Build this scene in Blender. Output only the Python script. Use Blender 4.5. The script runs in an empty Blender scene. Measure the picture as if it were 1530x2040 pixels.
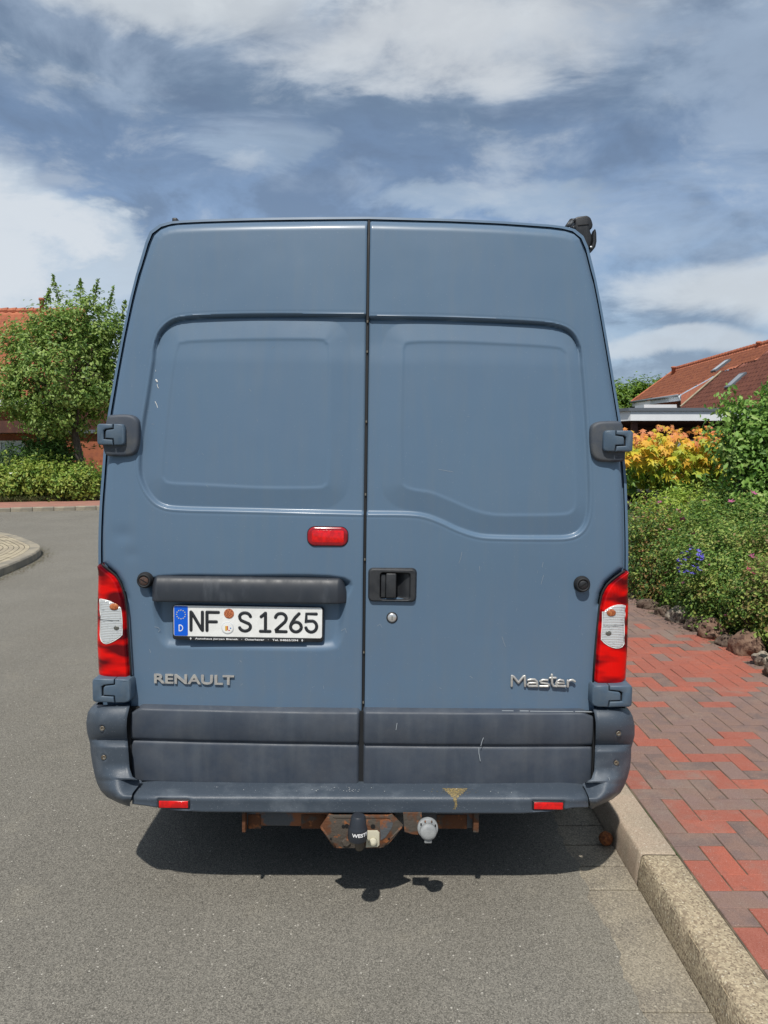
import bpy, bmesh, math, random
import numpy as np
from mathutils import Vector, Matrix
random.seed(7); rng = np.random.default_rng(11)
R = math.radians
scn = bpy.context.scene
COL = scn.collection

# ------------------------------------------------------------------ camera, sky, sun, exposure
F_PX, CAM_H = 1500.0, 1.65
PITCH = math.atan(120 / F_PX)
cd = bpy.data.cameras.new('camera'); cam = bpy.data.objects.new('camera', cd); COL.objects.link(cam)
cd.sensor_fit = 'VERTICAL'; cd.sensor_height = 36; cd.lens = 36 * F_PX / 2040
cd.clip_end = 2000; cd.clip_start = 0.05
cam.location = (0, 0, CAM_H); cam.rotation_euler = (R(90) - PITCH, 0, 0)
scn.camera = cam
scn.render.resolution_x, scn.render.resolution_y = 768, 1024
scn.render.engine = 'CYCLES'
scn.view_settings.view_transform = 'Standard'; scn.view_settings.look = 'None'
scn.view_settings.exposure = 0.0; scn.view_settings.gamma = 1

SUN_EL, SUN_AZ = 57.0, 180.0 + 10.0      # azimuth clockwise from +Y: behind the camera, a little to the left
w = bpy.data.worlds.new('World'); scn.world = w; w.use_nodes = True
def world():
    nt = w.node_tree; N = nt.nodes; L = nt.links; N.clear()
    def math_(op, a, b=None, c=None):
        n = N.new('ShaderNodeMath'); n.operation = op
        for i, v in enumerate((a, b, c)):
            if v is None: continue
            if isinstance(v, (int, float)): n.inputs[i].default_value = v
            else: L.new(v, n.inputs[i])
        return n.outputs[0]
    out = N.new('ShaderNodeOutputWorld'); bg = N.new('ShaderNodeBackground'); bg.inputs[1].default_value = 0.1
    sky = N.new('ShaderNodeTexSky'); sky.sky_type = 'NISHITA'; sky.sun_disc = False
    sky.sun_elevation = R(SUN_EL); sky.sun_rotation = R(SUN_AZ)
    tc = N.new('ShaderNodeTexCoord'); sep = N.new('ShaderNodeSeparateXYZ'); L.new(tc.outputs['Generated'], sep.inputs[0])
    x, y, z = sep.outputs
    el = math_('MULTIPLY', math_('ARCSINE', z), 57.2958)
    az = math_('MULTIPLY', math_('ARCTAN2', x, y), 57.2958)
    cmb = N.new('ShaderNodeCombineXYZ'); L.new(x, cmb.inputs[0]); L.new(y, cmb.inputs[1]); L.new(math_('MULTIPLY', z, 1.75), cmb.inputs[2])
    def noise(scale, detail, rough, dist, sx=1, sy=1, off=(0, 0, 0)):
        m = N.new('ShaderNodeMapping'); L.new(cmb.outputs[0], m.inputs[0]); m.inputs['Scale'].default_value = (sx, sy, 1.0); m.inputs['Location'].default_value = off
        n = N.new('ShaderNodeTexNoise'); L.new(m.outputs[0], n.inputs[0]); n.inputs['Scale'].default_value = scale
        n.inputs['Detail'].default_value = detail; n.inputs['Roughness'].default_value = rough; n.inputs['Distortion'].default_value = dist
        return n.outputs[0]
    big = noise(3.0, 6, 0.58, 0.4, 1, 1, (3.1, 1.7, 0))
    fine = noise(9.0, 10, 0.60, 0.25, 0.8, 1, (0.3, 5.2, 0))
    wisp = noise(5.5, 9, 0.58, 0.5, 0.7, 1, (7.4, 2.2, 0))
    def mix(fac, a, b):
        m = N.new('ShaderNodeMix'); m.data_type = 'RGBA'
        L.new(fac, m.inputs[0])
        for s, v in ((m.inputs[6], a), (m.inputs[7], b)):
            if isinstance(v, tuple): s.default_value = (*v, 1)
            else: L.new(v, s)
        return m.outputs[2]
    def srange(v, a, b, c=0, d=1):
        m = N.new('ShaderNodeMapRange'); m.interpolation_type = 'SMOOTHSTEP'; L.new(v, m.inputs[0])
        for i, q in enumerate((a, b, c, d)): m.inputs[i + 1].default_value = q
        return m.outputs[0]
    # elevation in degrees, warped by noise: layers of cloud seen edge on
    e = math_('ADD', el, math_('MULTIPLY', math_('SUBTRACT', big, 0.5), 9))
    e = math_('ADD', e, math_('MULTIPLY', math_('SUBTRACT', fine, 0.5), 5))
    mr = N.new('ShaderNodeMapRange'); L.new(e, mr.inputs[0]); mr.inputs[1].default_value = 0; mr.inputs[2].default_value = 40
    ramp = N.new('ShaderNodeValToRGB'); L.new(mr.outputs[0], ramp.inputs[0]); cr = ramp.color_ramp; cr.interpolation = 'EASE'
    stops = [(0.0, (.50, .60, .70)), (.10, (.44, .56, .70)), (.20, (.37, .50, .66)), (.32, (.30, .43, .62)), (.42, (.25, .37, .57)),
             (.52, (.185, .275, .43)), (.62, (.17, .245, .36)), (.68, (.24, .32, .44)), (.75, (.55, .62, .70)), (.84, (.60, .66, .72)), (1.0, (.48, .55, .63))]
    while len(cr.elements) < len(stops): cr.elements.new(0.5)
    for el_, (p, c) in zip(cr.elements, stops): el_.position = p; el_.color = (*c, 1)
    def blob(a0, e0, ra, re, warp=9, s0=1.3, s1=.3):     # soft region round an azimuth / elevation
        da = math_('DIVIDE', math_('SUBTRACT', math_('ADD', az, math_('MULTIPLY', math_('SUBTRACT', fine, .5), warp * 2.2)), a0), ra)
        de = math_('DIVIDE', math_('SUBTRACT', math_('ADD', el, math_('MULTIPLY', math_('SUBTRACT', wisp, .5), warp)), e0), re)
        return srange(math_('ADD', math_('MULTIPLY', da, da), math_('MULTIPLY', de, de)), s0, s1)
    col = ramp.outputs[0]
    col = mix(srange(fine, .56, .36, 0, .65), col, (.145, .205, .31))       # darker hollows
    col = mix(srange(wisp, .46, .66, 0, .62), col, (.42, .52, .66))       # paler wisps
    col = mix(math_('MULTIPLY', blob(-32, 10.5, 15, 9.5, 8, 1.10, .78), .80), col, (.60, .69, .78))
    col = mix(math_('MULTIPLY', blob(-30, 14, 9, 5, 10, 1.2, .5), .8), col, (.76, .80, .84))
    col = mix(math_('MULTIPLY', blob(-29, 3, 16, 5), .8), col, (.62, .71, .79))
    col = mix(math_('MULTIPLY', blob(27, 10.5, 11, 2.6, 6), .8), col, (.70, .74, .77))
    col = mix(math_('MULTIPLY', blob(21, 7.2, 6, .9, 4), .7), col, (.66, .71, .76))
    col = mix(math_('MULTIPLY', blob(7, 17.6, 9, 1.5, 9), .5), col, (.50, .60, .70))
    col = mix(math_('MULTIPLY', blob(-9, 21.3, 5, 1.6, 7), .45), col, (.42, .53, .66))
    col = mix(math_('MULTIPLY', blob(4, 27.2, 13, 2.4, 10, 1.7, .0), .8), col, (.74, .77, .79))
    col = mix(math_('MULTIPLY', blob(-16, 29.5, 10, 2.5, 8), .7), col, (.74, .78, .80))
    col = mix(srange(fine, .52, .70, 0, .40), col, (.66, .72, .78))
    sc = N.new('ShaderNodeVectorMath'); sc.operation = 'SCALE'; L.new(col, sc.inputs[0]); sc.inputs['Scale'].default_value = 10.0
    m = N.new('ShaderNodeMix'); m.data_type = 'RGBA'; m.inputs[0].default_value = 0.9
    L.new(sky.outputs[0], m.inputs[6]); L.new(sc.outputs[0], m.inputs[7])
    L.new(m.outputs[2], bg.inputs[0]); L.new(bg.outputs[0], out.inputs[0])
world()
sd = bpy.data.lights.new('sun', 'SUN'); so = bpy.data.objects.new('sun', sd); COL.objects.link(so)
sd.energy = 4.2; sd.angle = R(0.9); sd.color = (1.0, 0.955, 0.88)
a = R(SUN_AZ); sdir = Vector((math.sin(a) * math.cos(R(SUN_EL)), math.cos(a) * math.cos(R(SUN_EL)), math.sin(R(SUN_EL))))
so.rotation_euler = sdir.to_track_quat('Z', 'Y').to_euler(); so.location = sdir * 30

# ------------------------------------------------------------------ measuring helpers (pixel -> place)
cp, sp_ = math.cos(PITCH), math.sin(PITCH)
def ray(px, py):
    a, b = (px - 765) / F_PX, (1020 - py) / F_PX
    return np.array([a, cp + b * sp_, -sp_ + b * cp])
def AT(px, py, Y):
    d = ray(px, py); t = Y / d[1]; return (d[0] * t, Y, CAM_H + d[2] * t)
def GR(px, py, z=0.0):
    d = ray(px, py); t = (z - CAM_H) / d[2]; return (d[0] * t, d[1] * t, z)
def PROJ(x, y, z):
    v = np.array([x, y, z - CAM_H]); f = v[1] * cp - v[2] * sp_; u = v[1] * sp_ + v[2] * cp
    return 765 + F_PX * v[0] / f, 1020 - F_PX * u / f

# ------------------------------------------------------------------ object helpers
def setp(o, label=None, cat=None, group=None, kind=None):
    if label: o['label'] = label
    if cat: o['category'] = cat
    if group: o['group'] = group
    if kind: o['kind'] = kind
    return o
def empty(name, loc=(0, 0, 0), rz=0, label=None, cat=None, group=None, kind=None):
    o = bpy.data.objects.new(name, None); COL.objects.link(o); o.location = loc; o.rotation_euler = (0, 0, rz)
    o.empty_display_size = .1
    return setp(o, label, cat, group, kind)
def link(name, me, mat=None, parent=None, smooth=False):
    if mat and not me.materials: me.materials.append(mat)
    if smooth: me.polygons.foreach_set('use_smooth', [True] * len(me.polygons))
    o = bpy.data.objects.new(name, me); COL.objects.link(o)
    if parent: o.parent = parent
    return o
def obj(name, verts, faces, mat, parent=None, smooth=False):
    me = bpy.data.meshes.new(name)
    me.from_pydata([tuple(map(float, v)) for v in verts], [], faces)
    me.update()
    return link(name, me, mat, parent, smooth)
def np_mesh(name, V, Fq):
    """V (n,3), Fq (m,k) all faces with k corners"""
    me = bpy.data.meshes.new(name); V = np.asarray(V, np.float32); Fq = np.asarray(Fq, np.int32)
    k = Fq.shape[1]
    me.vertices.add(len(V)); me.vertices.foreach_set('co', V.ravel())
    me.loops.add(Fq.size); me.loops.foreach_set('vertex_index', Fq.ravel())
    me.polygons.add(len(Fq)); me.polygons.foreach_set('loop_start', np.arange(0, Fq.size, k, dtype=np.int32))
    me.update(calc_edges=True); return me
def grid_faces(nv, nu, wrap=False):
    i = np.arange(nv - 1)[:, None]; j = np.arange(nu if wrap else nu - 1)[None, :]; j2 = (j + 1) % nu
    return np.stack([i * nu + j, i * nu + j2, (i + 1) * nu + j2, (i + 1) * nu + j], -1).reshape(-1, 4)
def grid_obj(name, P, mat, parent=None, wrap=False, smooth=True):
    nv, nu = P.shape[:2]
    return link(name, np_mesh(name, P.reshape(-1, 3), grid_faces(nv, nu, wrap)), mat, parent, smooth)
class MB:
    """collects shapes into one mesh"""
    def __init__(s): s.v = []; s.f = []
    def add(s, v, f):
        n = len(s.v); s.v += [tuple(map(float, q)) for q in v]; s.f += [tuple(n + i for i in q) for q in f]; return s
    def box(s, a, b, rot=None, piv=None):
        (x0, y0, z0), (x1, y1, z1) = a, b
        v = [(x0, y0, z0), (x1, y0, z0), (x1, y1, z0), (x0, y1, z0), (x0, y0, z1), (x1, y0, z1), (x1, y1, z1), (x0, y1, z1)]
        if rot is not None:
            p = Vector(piv or ((x0 + x1) / 2, (y0 + y1) / 2, (z0 + z1) / 2)); v = [tuple(rot @ (Vector(q) - p) + p) for q in v]
        return s.add(v, [(0, 3, 2, 1), (4, 5, 6, 7), (0, 1, 5, 4), (1, 2, 6, 5), (2, 3, 7, 6), (3, 0, 4, 7)])
    def tube(s, pts, r, n=8, caps=True, flat=1.0, axis=None):
        pts = [Vector(p) for p in pts]; rs = r if hasattr(r, '__len__') else [r] * len(pts)
        rings = []; base = len(s.v); V = []
        up = Vector(axis) if axis else None
        t0 = (pts[1] - pts[0]).normalized()
        ref = up or (Vector((0, 0, 1)) if abs(t0.z) < .9 else Vector((1, 0, 0)))
        for i, p in enumerate(pts):
            t = ((pts[min(i + 1, len(pts) - 1)] - pts[max(i - 1, 0)])).normalized()
            if t.length == 0: t = t0
            a = t.cross(ref)
            if a.length < 1e-4: a = t.orthogonal()
            a.normalize(); b = a.cross(t).normalized()
            for k in range(n):
                th = 2 * math.pi * k / n
                V.append(p + a * math.cos(th) * rs[i] + b * math.sin(th) * rs[i] * flat)
        Fc = []
        for i in range(len(pts) - 1):
            for k in range(n):
                Fc.append((i * n + k, i * n + (k + 1) % n, (i + 1) * n + (k + 1) % n, (i + 1) * n + k))
        if caps: Fc.append(tuple(range(n))[::-1]); Fc.append(tuple((len(pts) - 1) * n + k for k in range(n)))
        return s.add(V, Fc)
    def stroke(s, pts, r, flat=.35, y=(0, 1, 0), n=8):
        """rounded-end flattened stroke lying in a plane with normal y"""
        pts = [Vector(p) for p in pts]
        d0 = (pts[0] - pts[1]).normalized(); d1 = (pts[-1] - pts[-2]).normalized()
        P = [pts[0] + d0 * r * c for c in (.98, .8, .45)] + pts + [pts[-1] + d1 * r * c for c in (.45, .8, .98)]
        Rr = [r * q for q in (.15, .6, .9)] + [r] * len(pts) + [r * q for q in (.9, .6, .15)]
        return s.tube(P, Rr, n, True, flat, y)
    def lathe(s, prof, c, axis=(0, 0, 1), n=24):
        """prof list of (radius, height) about axis through c"""
        ax = Vector(axis).normalized(); a = ax.orthogonal().normalized(); b = ax.cross(a); c = Vector(c); V = []
        for (r, h) in prof:
            for k in range(n):
                th = 2 * math.pi * k / n; V.append(c + ax * h + (a * math.cos(th) + b * math.sin(th)) * r)
        Fc = []
        for i in range(len(prof) - 1):
            for k in range(n): Fc.append((i * n + k, i * n + (k + 1) % n, (i + 1) * n + (k + 1) % n, (i + 1) * n + k))
        Fc.append(tuple(range(n))[::-1]); Fc.append(tuple((len(prof) - 1) * n + k for k in range(n)))
        return s.add(V, Fc)
    def build(s, name, mat, parent=None, smooth=False): return obj(name, s.v, s.f, mat, parent, smooth)
def finish(bm, name, mat, parent, smooth=True, angle=35):
    bmesh.ops.recalc_face_normals(bm, faces=bm.faces[:])
    me = bpy.data.meshes.new(name); bm.to_mesh(me); bm.free()
    o = link(name, me, mat, parent)
    if smooth:
        me.polygons.foreach_set('use_smooth', [True] * len(me.polygons))
        try: me.set_sharp_from_angle(angle=R(angle))
        except Exception: pass
    return o
def rbox(name, a, b, bev, mat, parent=None, seg=3, rot=None, loc=None):
    """bevelled box"""
    bm = bmesh.new(); bmesh.ops.create_cube(bm, size=1)
    a, b = Vector(a), Vector(b); s = b - a; c = (a + b) / 2
    for v in bm.verts: v.co = Vector((v.co.x * s.x, v.co.y * s.y, v.co.z * s.z))
    bmesh.ops.bevel(bm, geom=bm.edges[:], offset=bev, segments=seg, affect='EDGES', profile=.5)
    for v in bm.verts:
        if rot is not None: v.co = rot @ v.co
        v.co += c
    return finish(bm, name, mat, parent)
def prism(name, poly, y0, y1, mat, parent=None, bev=0, seg=2, conv=None):
    """polygon in x,z extruded from y0 (front, towards -y) to y1; front edge rounded"""
    bm = bmesh.new(); vs = [bm.verts.new((p[0], y0, p[1])) for p in poly]
    f = bm.faces.new(vs); r = bmesh.ops.extrude_face_region(bm, geom=[f])
    ext = [g for g in r['geom'] if isinstance(g, bmesh.types.BMVert)]
    for v in ext: v.co.y = y1
    if bev:
        ed = [e for e in bm.edges if all(abs(v.co.y - y0) < 1e-7 for v in e.verts)]
        bmesh.ops.bevel(bm, geom=ed, offset=bev, segments=seg, affect='EDGES', profile=.5)
    if conv:
        for v in bm.verts: v.co = conv(v.co)
    return finish(bm, name, mat, parent)
def rrect(x0, z0, x1, z1, r, n=5):
    P = []
    for cx, cz, a0 in ((x1 - r, z1 - r, 0), (x0 + r, z1 - r, 90), (x0 + r, z0 + r, 180), (x1 - r, z0 + r, 270)):
        for k in range(n + 1):
            t = R(a0 + 90 * k / n); P.append((cx + r * math.cos(t), cz + r * math.sin(t)))
    return P
def smooth_poly(P, n=6, closed=True):
    P = np.array(P, float); m = len(P); out = []
    rngi = range(m) if closed else range(m - 1)
    for i in rngi:
        p0, p1, p2, p3 = [P[(i + k) % m] if closed else P[min(max(i + k, 0), m - 1)] for k in (-1, 0, 1, 2)]
        for t in np.arange(n) / n:
            out.append(.5 * ((2 * p1) + (-p0 + p2) * t + (2 * p0 - 5 * p1 + 4 * p2 - p3) * t * t + (-p0 + 3 * p1 - 3 * p2 + p3) * t ** 3))
    if not closed: out.append(P[-1])
    return np.array(out)
def sdf(Q, poly):
    """signed distance, negative inside"""
    Q = Q.reshape(-1, 2); poly = np.asarray(poly, float); A = poly; B = np.roll(poly, -1, 0)
    d = np.full(len(Q), 1e9); ins = np.zeros(len(Q), bool)
    for a, b in zip(A, B):
        ab = b - a; L2 = max((ab ** 2).sum(), 1e-12)
        t = np.clip(((Q - a) @ ab) / L2, 0, 1); d = np.minimum(d, np.hypot(*(Q - a - t[:, None] * ab).T))
        c = (a[1] > Q[:, 1]) != (b[1] > Q[:, 1])
        with np.errstate(divide='ignore', invalid='ignore'):
            xi = (b[0] - a[0]) * (Q[:, 1] - a[1]) / (b[1] - a[1] + 1e-15) + a[0]
        ins ^= c & (Q[:, 0] < xi)
    return np.where(ins, -d, d)
def dpoly(Q, line):
    Q = Q.reshape(-1, 2); line = np.asarray(line, float); d = np.full(len(Q), 1e9)
    for a, b in zip(line[:-1], line[1:]):
        ab = b - a; t = np.clip(((Q - a) @ ab) / max((ab ** 2).sum(), 1e-12), 0, 1)
        d = np.minimum(d, np.hypot(*(Q - a - t[:, None] * ab).T))
    return d
def sstep(x, a, b):
    t = np.clip((x - a) / (b - a), 0, 1); return t * t * (3 - 2 * t)
def text_mesh(body, x0, x1, z0, z1, y, depth, mat, name, parent, bold=0.0, spacing=1.0, mirror=False, shear=0):
    c = bpy.data.curves.new('t', 'FONT'); c.body = body; c.extrude = .02; c.offset = bold; c.space_character = spacing; c.shear = shear
    c.resolution_u = 3
    o = bpy.data.objects.new('t', c); COL.objects.link(o); dg = bpy.context.evaluated_depsgraph_get(); dg.update()
    me = bpy.data.meshes.new_from_object(o.evaluated_get(dg)); bpy.data.objects.remove(o); bpy.data.curves.remove(c)
    n = len(me.vertices); co = np.empty(n * 3, np.float32); me.vertices.foreach_get('co', co); co = co.reshape(-1, 3)
    lo, hi = co.min(0), co.max(0); u = (co - lo) / (hi - lo)
    P = np.stack([x0 + u[:, 0] * (x1 - x0), y - u[:, 2] * depth, z0 + u[:, 1] * (z1 - z0)], 1)
    me.vertices.foreach_set('co', P.astype(np.float32).ravel()); me.update(); me.materials.clear()
    me.name = name
    return link(name, me, mat, parent)

# ------------------------------------------------------------------ materials
MATS = {}
def mat(name, base, rough=.6, metal=0, spec=.5, coat=0, var=None, vscale=5, vfac=(.4, .6), detail=4, bump=0, bscale=50, bdetail=4,
        coords='Object', extra=None, var2=None, v2scale=40, v2fac=(.5, .6), trans=0, emit=None, rvar=0, stretch=(1, 1, 1), obrand=None):
    if name in MATS: return MATS[name]
    m = bpy.data.materials.new(name); m.use_nodes = True; nt = m.node_tree; N = nt.nodes; L = nt.links
    b = N['Principled BSDF']; b.inputs['Base Color'].default_value = (*base, 1); b.inputs['Roughness'].default_value = rough
    b.inputs['Metallic'].default_value = metal; b.inputs['Specular IOR Level'].default_value = spec; b.inputs['Coat Weight'].default_value = coat
    b.inputs['Coat Roughness'].default_value = .12
    tc = N.new('ShaderNodeTexCoord'); src = tc.outputs[coords] if coords != 'World' else N.new('ShaderNodeNewGeometry').outputs['Position']
    if stretch != (1, 1, 1):
        mp = N.new('ShaderNodeMapping'); L.new(src, mp.inputs[0]); mp.inputs['Scale'].default_value = stretch; src = mp.outputs[0]
    def noise(s, d=4, r=.6):
        n = N.new('ShaderNodeTexNoise'); L.new(src, n.inputs[0]); n.inputs['Scale'].default_value = s; n.inputs['Detail'].default_value = d; n.inputs['Roughness'].default_value = r; return n.outputs[0]
    def mrange(v, a, b_):
        q = N.new('ShaderNodeMapRange'); q.interpolation_type = 'SMOOTHSTEP'; L.new(v, q.inputs[0]); q.inputs[1].default_value = a; q.inputs[2].default_value = b_; return q.outputs[0]
    cur = None
    def mix(fac, b2):
        nonlocal cur
        q = N.new('ShaderNodeMix'); q.data_type = 'RGBA'
        if isinstance(fac, float): q.inputs[0].default_value = fac
        else: L.new(fac, q.inputs[0])
        if cur is None: q.inputs[6].default_value = (*base, 1)
        else: L.new(cur, q.inputs[6])
        if isinstance(b2, tuple): q.inputs[7].default_value = (*b2, 1)
        else: L.new(b2, q.inputs[7])
        cur = q.outputs[2]
    if obrand:
        oi = N.new('ShaderNodeObjectInfo'); mix(oi.outputs['Random'], obrand)
    if var: mix(mrange(noise(vscale, detail), *vfac), var)
    if var2: mix(mrange(noise(v2scale, 3), *v2fac), var2)
    m['tools'] = 0
    ctx = dict(N=N, L=L, b=b, src=src, noise=noise, mrange=mrange, mix=mix, tc=tc)
    if extra: extra(ctx)
    if cur is not None: L.new(cur, b.inputs['Base Color'])
    if rvar:
        q = N.new('ShaderNodeMapRange'); L.new(noise(vscale * 1.7, 5), q.inputs[0]); q.inputs[1].default_value = .3; q.inputs[2].default_value = .7
        q.inputs[3].default_value = max(rough - rvar, .05); q.inputs[4].default_value = min(rough + rvar, 1); L.new(q.outputs[0], b.inputs['Roughness'])
    if bump:
        bp = N.new('ShaderNodeBump'); bp.inputs['Distance'].default_value = bump; L.new(noise(bscale, bdetail), bp.inputs['Height']); L.new(bp.outputs[0], b.inputs['Normal'])
    if trans: b.inputs['Transmission Weight'].default_value = trans
    if emit: b.inputs['Emission Color'].default_value = (*emit[0], 1); b.inputs['Emission Strength'].default_value = emit[1]
    MATS[name] = m; return m
def leaf_mat(name, cols, rough=.5, trans=.35, patch=2.6):
    """random colour per leaf"""
    if name in MATS: return MATS[name]
    m = bpy.data.materials.new(name); m.use_nodes = True; N = m.node_tree.nodes; L = m.node_tree.links
    b = N['Principled BSDF']; b.inputs['Roughness'].default_value = rough; b.inputs['Specular IOR Level'].default_value = .4
    g = N.new('ShaderNodeNewGeometry'); rp = N.new('ShaderNodeValToRGB')
    tc = N.new('ShaderNodeTexCoord'); nz = N.new('ShaderNodeTexNoise'); L.new(tc.outputs['Object'], nz.inputs[0]); nz.inputs['Scale'].default_value = patch; nz.inputs['Detail'].default_value = 3
    m1 = N.new('ShaderNodeMath'); m1.operation = 'MULTIPLY'; L.new(g.outputs['Random Per Island'], m1.inputs[0]); m1.inputs[1].default_value = .62
    m2 = N.new('ShaderNodeMath'); m2.operation = 'MULTIPLY_ADD'; L.new(nz.outputs[0], m2.inputs[0]); m2.inputs[1].default_value = 1.5; m2.inputs[2].default_value = -.56
    m3 = N.new('ShaderNodeMath'); m3.operation = 'ADD'; m3.use_clamp = True; L.new(m1.outputs[0], m3.inputs[0]); L.new(m2.outputs[0], m3.inputs[1]); L.new(m3.outputs[0], rp.inputs[0])
    cr = rp.color_ramp; cr.interpolation = 'LINEAR'
    while len(cr.elements) < len(cols): cr.elements.new(.5)
    for i, (e, c) in enumerate(zip(cr.elements, cols)): e.position = i / (len(cols) - 1); e.color = (*c, 1)
    L.new(rp.outputs[0], b.inputs['Base Color'])
    t = N.new('ShaderNodeBsdfTranslucent'); L.new(rp.outputs[0], t.inputs[0]); mx = N.new('ShaderNodeMixShader'); mx.inputs[0].default_value = trans
    L.new(b.outputs[0], mx.inputs[1]); L.new(t.outputs[0], mx.inputs[2]); L.new(mx.outputs[0], N['Material Output'].inputs[0])
    MATS[name] = m; return m

def speck(scale, thr, colr, amt=1.0, jitter=1):
    def f(c):
        N, L = c['N'], c['L']
        v = N.new('ShaderNodeTexVoronoi'); v.inputs['Scale'].default_value = scale; L.new(c['src'], v.inputs[0])
        lt = N.new('ShaderNodeMath'); lt.operation = 'LESS_THAN'; L.new(v.outputs['Distance'], lt.inputs[0]); lt.inputs[1].default_value = .36
        sp = N.new('ShaderNodeSeparateColor'); L.new(v.outputs['Color'], sp.inputs[0])
        gt = N.new('ShaderNodeMath'); gt.operation = 'GREATER_THAN'; L.new(sp.outputs[0], gt.inputs[0]); gt.inputs[1].default_value = thr
        mu = N.new('ShaderNodeMath'); mu.operation = 'MULTIPLY'; L.new(lt.outputs[0], mu.inputs[0]); L.new(gt.outputs[0], mu.inputs[1])
        m2 = N.new('ShaderNodeMath'); m2.operation = 'MULTIPLY'; L.new(mu.outputs[0], m2.inputs[0]); m2.inputs[1].default_value = amt
        c['mix'](m2.outputs[0], colr)
    return f
def multi(*fs):
    def f(c):
        for g in fs: g(c)
    return f
def cells(scale, amt=.5, dark=(.05, .05, .045), light=(.3, .29, .27)):
    """aggregate: every stone its own grey"""
    def f(c):
        N, L = c['N'], c['L']
        v = N.new('ShaderNodeTexVoronoi'); v.inputs['Scale'].default_value = scale; L.new(c['src'], v.inputs[0])
        sp = N.new('ShaderNodeSeparateColor'); L.new(v.outputs['Color'], sp.inputs[0])
        rp = N.new('ShaderNodeValToRGB'); L.new(sp.outputs[1], rp.inputs[0]); rp.color_ramp.elements[0].color = (*dark, 1); rp.color_ramp.elements[1].color = (*light, 1)
        c['mix'](amt, rp.outputs[0])
    return f
def road_wear(c):
    N, L = c['N'], c['L']
    def nz(sc, st, a, b, amt, col, det=6):
        mp = N.new('ShaderNodeMapping'); L.new(c['src'], mp.inputs[0]); mp.inputs['Scale'].default_value = st
        n = N.new('ShaderNodeTexNoise'); L.new(mp.outputs[0], n.inputs[0]); n.inputs['Scale'].default_value = sc; n.inputs['Detail'].default_value = det; n.inputs['Roughness'].default_value = .65
        q = N.new('ShaderNodeMapRange'); q.interpolation_type = 'SMOOTHSTEP'; L.new(n.outputs[0], q.inputs[0]); q.inputs[1].default_value = a; q.inputs[2].default_value = b; q.inputs[4].default_value = amt; c['mix'](q.outputs[0], col)
    nz(1.1, (1, .22, 1), .52, .66, .45, (.115, .108, .095))       # tyre-polished lengthwise tracks
    nz(3.2, (1, 1, 1), .56, .70, .5, (.235, .215, .170))          # dusty pale patches
    nz(.55, (1, 1, 1), .50, .62, .35, (.135, .122, .100))
    s3 = N.new('ShaderNodeSeparateXYZ'); L.new(c['src'], s3.inputs[0]); g = N.new('ShaderNodeMapRange'); g.interpolation_type = 'SMOOTHSTEP'; L.new(s3.outputs[0], g.inputs[0]); g.inputs[1].default_value = .45; g.inputs[2].default_value = .80; g.inputs[4].default_value = .6
    n2 = N.new('ShaderNodeTexNoise'); L.new(c['src'], n2.inputs[0]); n2.inputs['Scale'].default_value = 7; n2.inputs['Detail'].default_value = 8
    mu = N.new('ShaderNodeMath'); mu.operation = 'MULTIPLY'; L.new(g.outputs[0], mu.inputs[0]); L.new(n2.outputs[0], mu.inputs[1]); c['mix'](mu.outputs[0], (.30, .265, .195))   # sandy grit towards the gutter
M_ASPH = mat('asphalt', (.176, .166, .144), .9, spec=.25, var=(.140, .131, .112), vscale=.9, vfac=(.35, .65), detail=5, bump=.004, bscale=190, bdetail=3,
             extra=multi(road_wear, cells(270, .52, (.050, .047, .040), (.36, .335, .285)), speck(200, .95, (.42, .39, .33), .7), speck(110, .988, (.55, .52, .46), .8)))
M_GUT = mat('gutter_concrete', (.28, .25, .19), .92, spec=.2, coords='World', var=(.18, .165, .135), vscale=5, vfac=(.40, .62), bump=.004, bscale=160,
            extra=multi(cells(210, .5, (.12, .10, .08), (.46, .40, .31)), speck(110, .93, (.5, .46, .36), .6)))
M_KERB1 = mat('kerb_exposed_aggregate', (.45, .35, .235), .9, spec=.25, var=(.36, .285, .195), vscale=8, bump=.007, bscale=130, bdetail=3,
              extra=multi(cells(150, .6, (.16, .12, .085), (.62, .53, .36)), speck(130, .9, (.10, .075, .055), .8), speck(110, .9, (.66, .6, .46), .7)))
M_KERB2 = mat('kerb_smooth', (.44, .34, .255), .9, spec=.25, var=(.36, .30, .225), vscale=7, bump=.003, bscale=220,
              extra=multi(cells(260, .45, (.24, .18, .13), (.58, .47, .36)), speck(95, .93, (.6, .55, .45), .6)))
def brick_wear(c):
    N, L = c['N'], c['L']
    c['mix'](c['mrange'](c['noise'](2.3, 8, .7), .50, .78), (.25, .20, .165))       # trodden-in dust, in drifting patches
    n = c['noise'](14, 8, .75); q = N.new('ShaderNodeMapRange'); L.new(n, q.inputs[0]); q.inputs[1].default_value = .60; q.inputs[2].default_value = .72; q.inputs[4].default_value = .55; c['mix'](q.outputs[0], (.10, .075, .06))
brick_extra = multi(brick_wear, cells(420, .22, (.06, .045, .04), (.42, .3, .26)), speck(240, .985, (.50, .44, .38), .6))
M_RED = mat('red_paver', (.44, .105, .060), .88, spec=.25, coords='World', obrand=(.32, .085, .055), var=(.36, .10, .065), vscale=9, bump=.0012, bscale=350, extra=brick_extra)
M_GREY = mat('brown_grey_paver', (.235, .150, .130), .9, spec=.25, coords='World', obrand=(.135, .10, .092), var=(.23, .145, .115), vscale=8, bump=.0012, bscale=350, extra=brick_extra)
M_JOINT = mat('joint_sand', (.09, .07, .05), .95, coords='World', var=(.16, .13, .085), vscale=9, vfac=(.45, .6), var2=(.05, .075, .025), v2scale=3.5, v2fac=(.56, .66))
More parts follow.
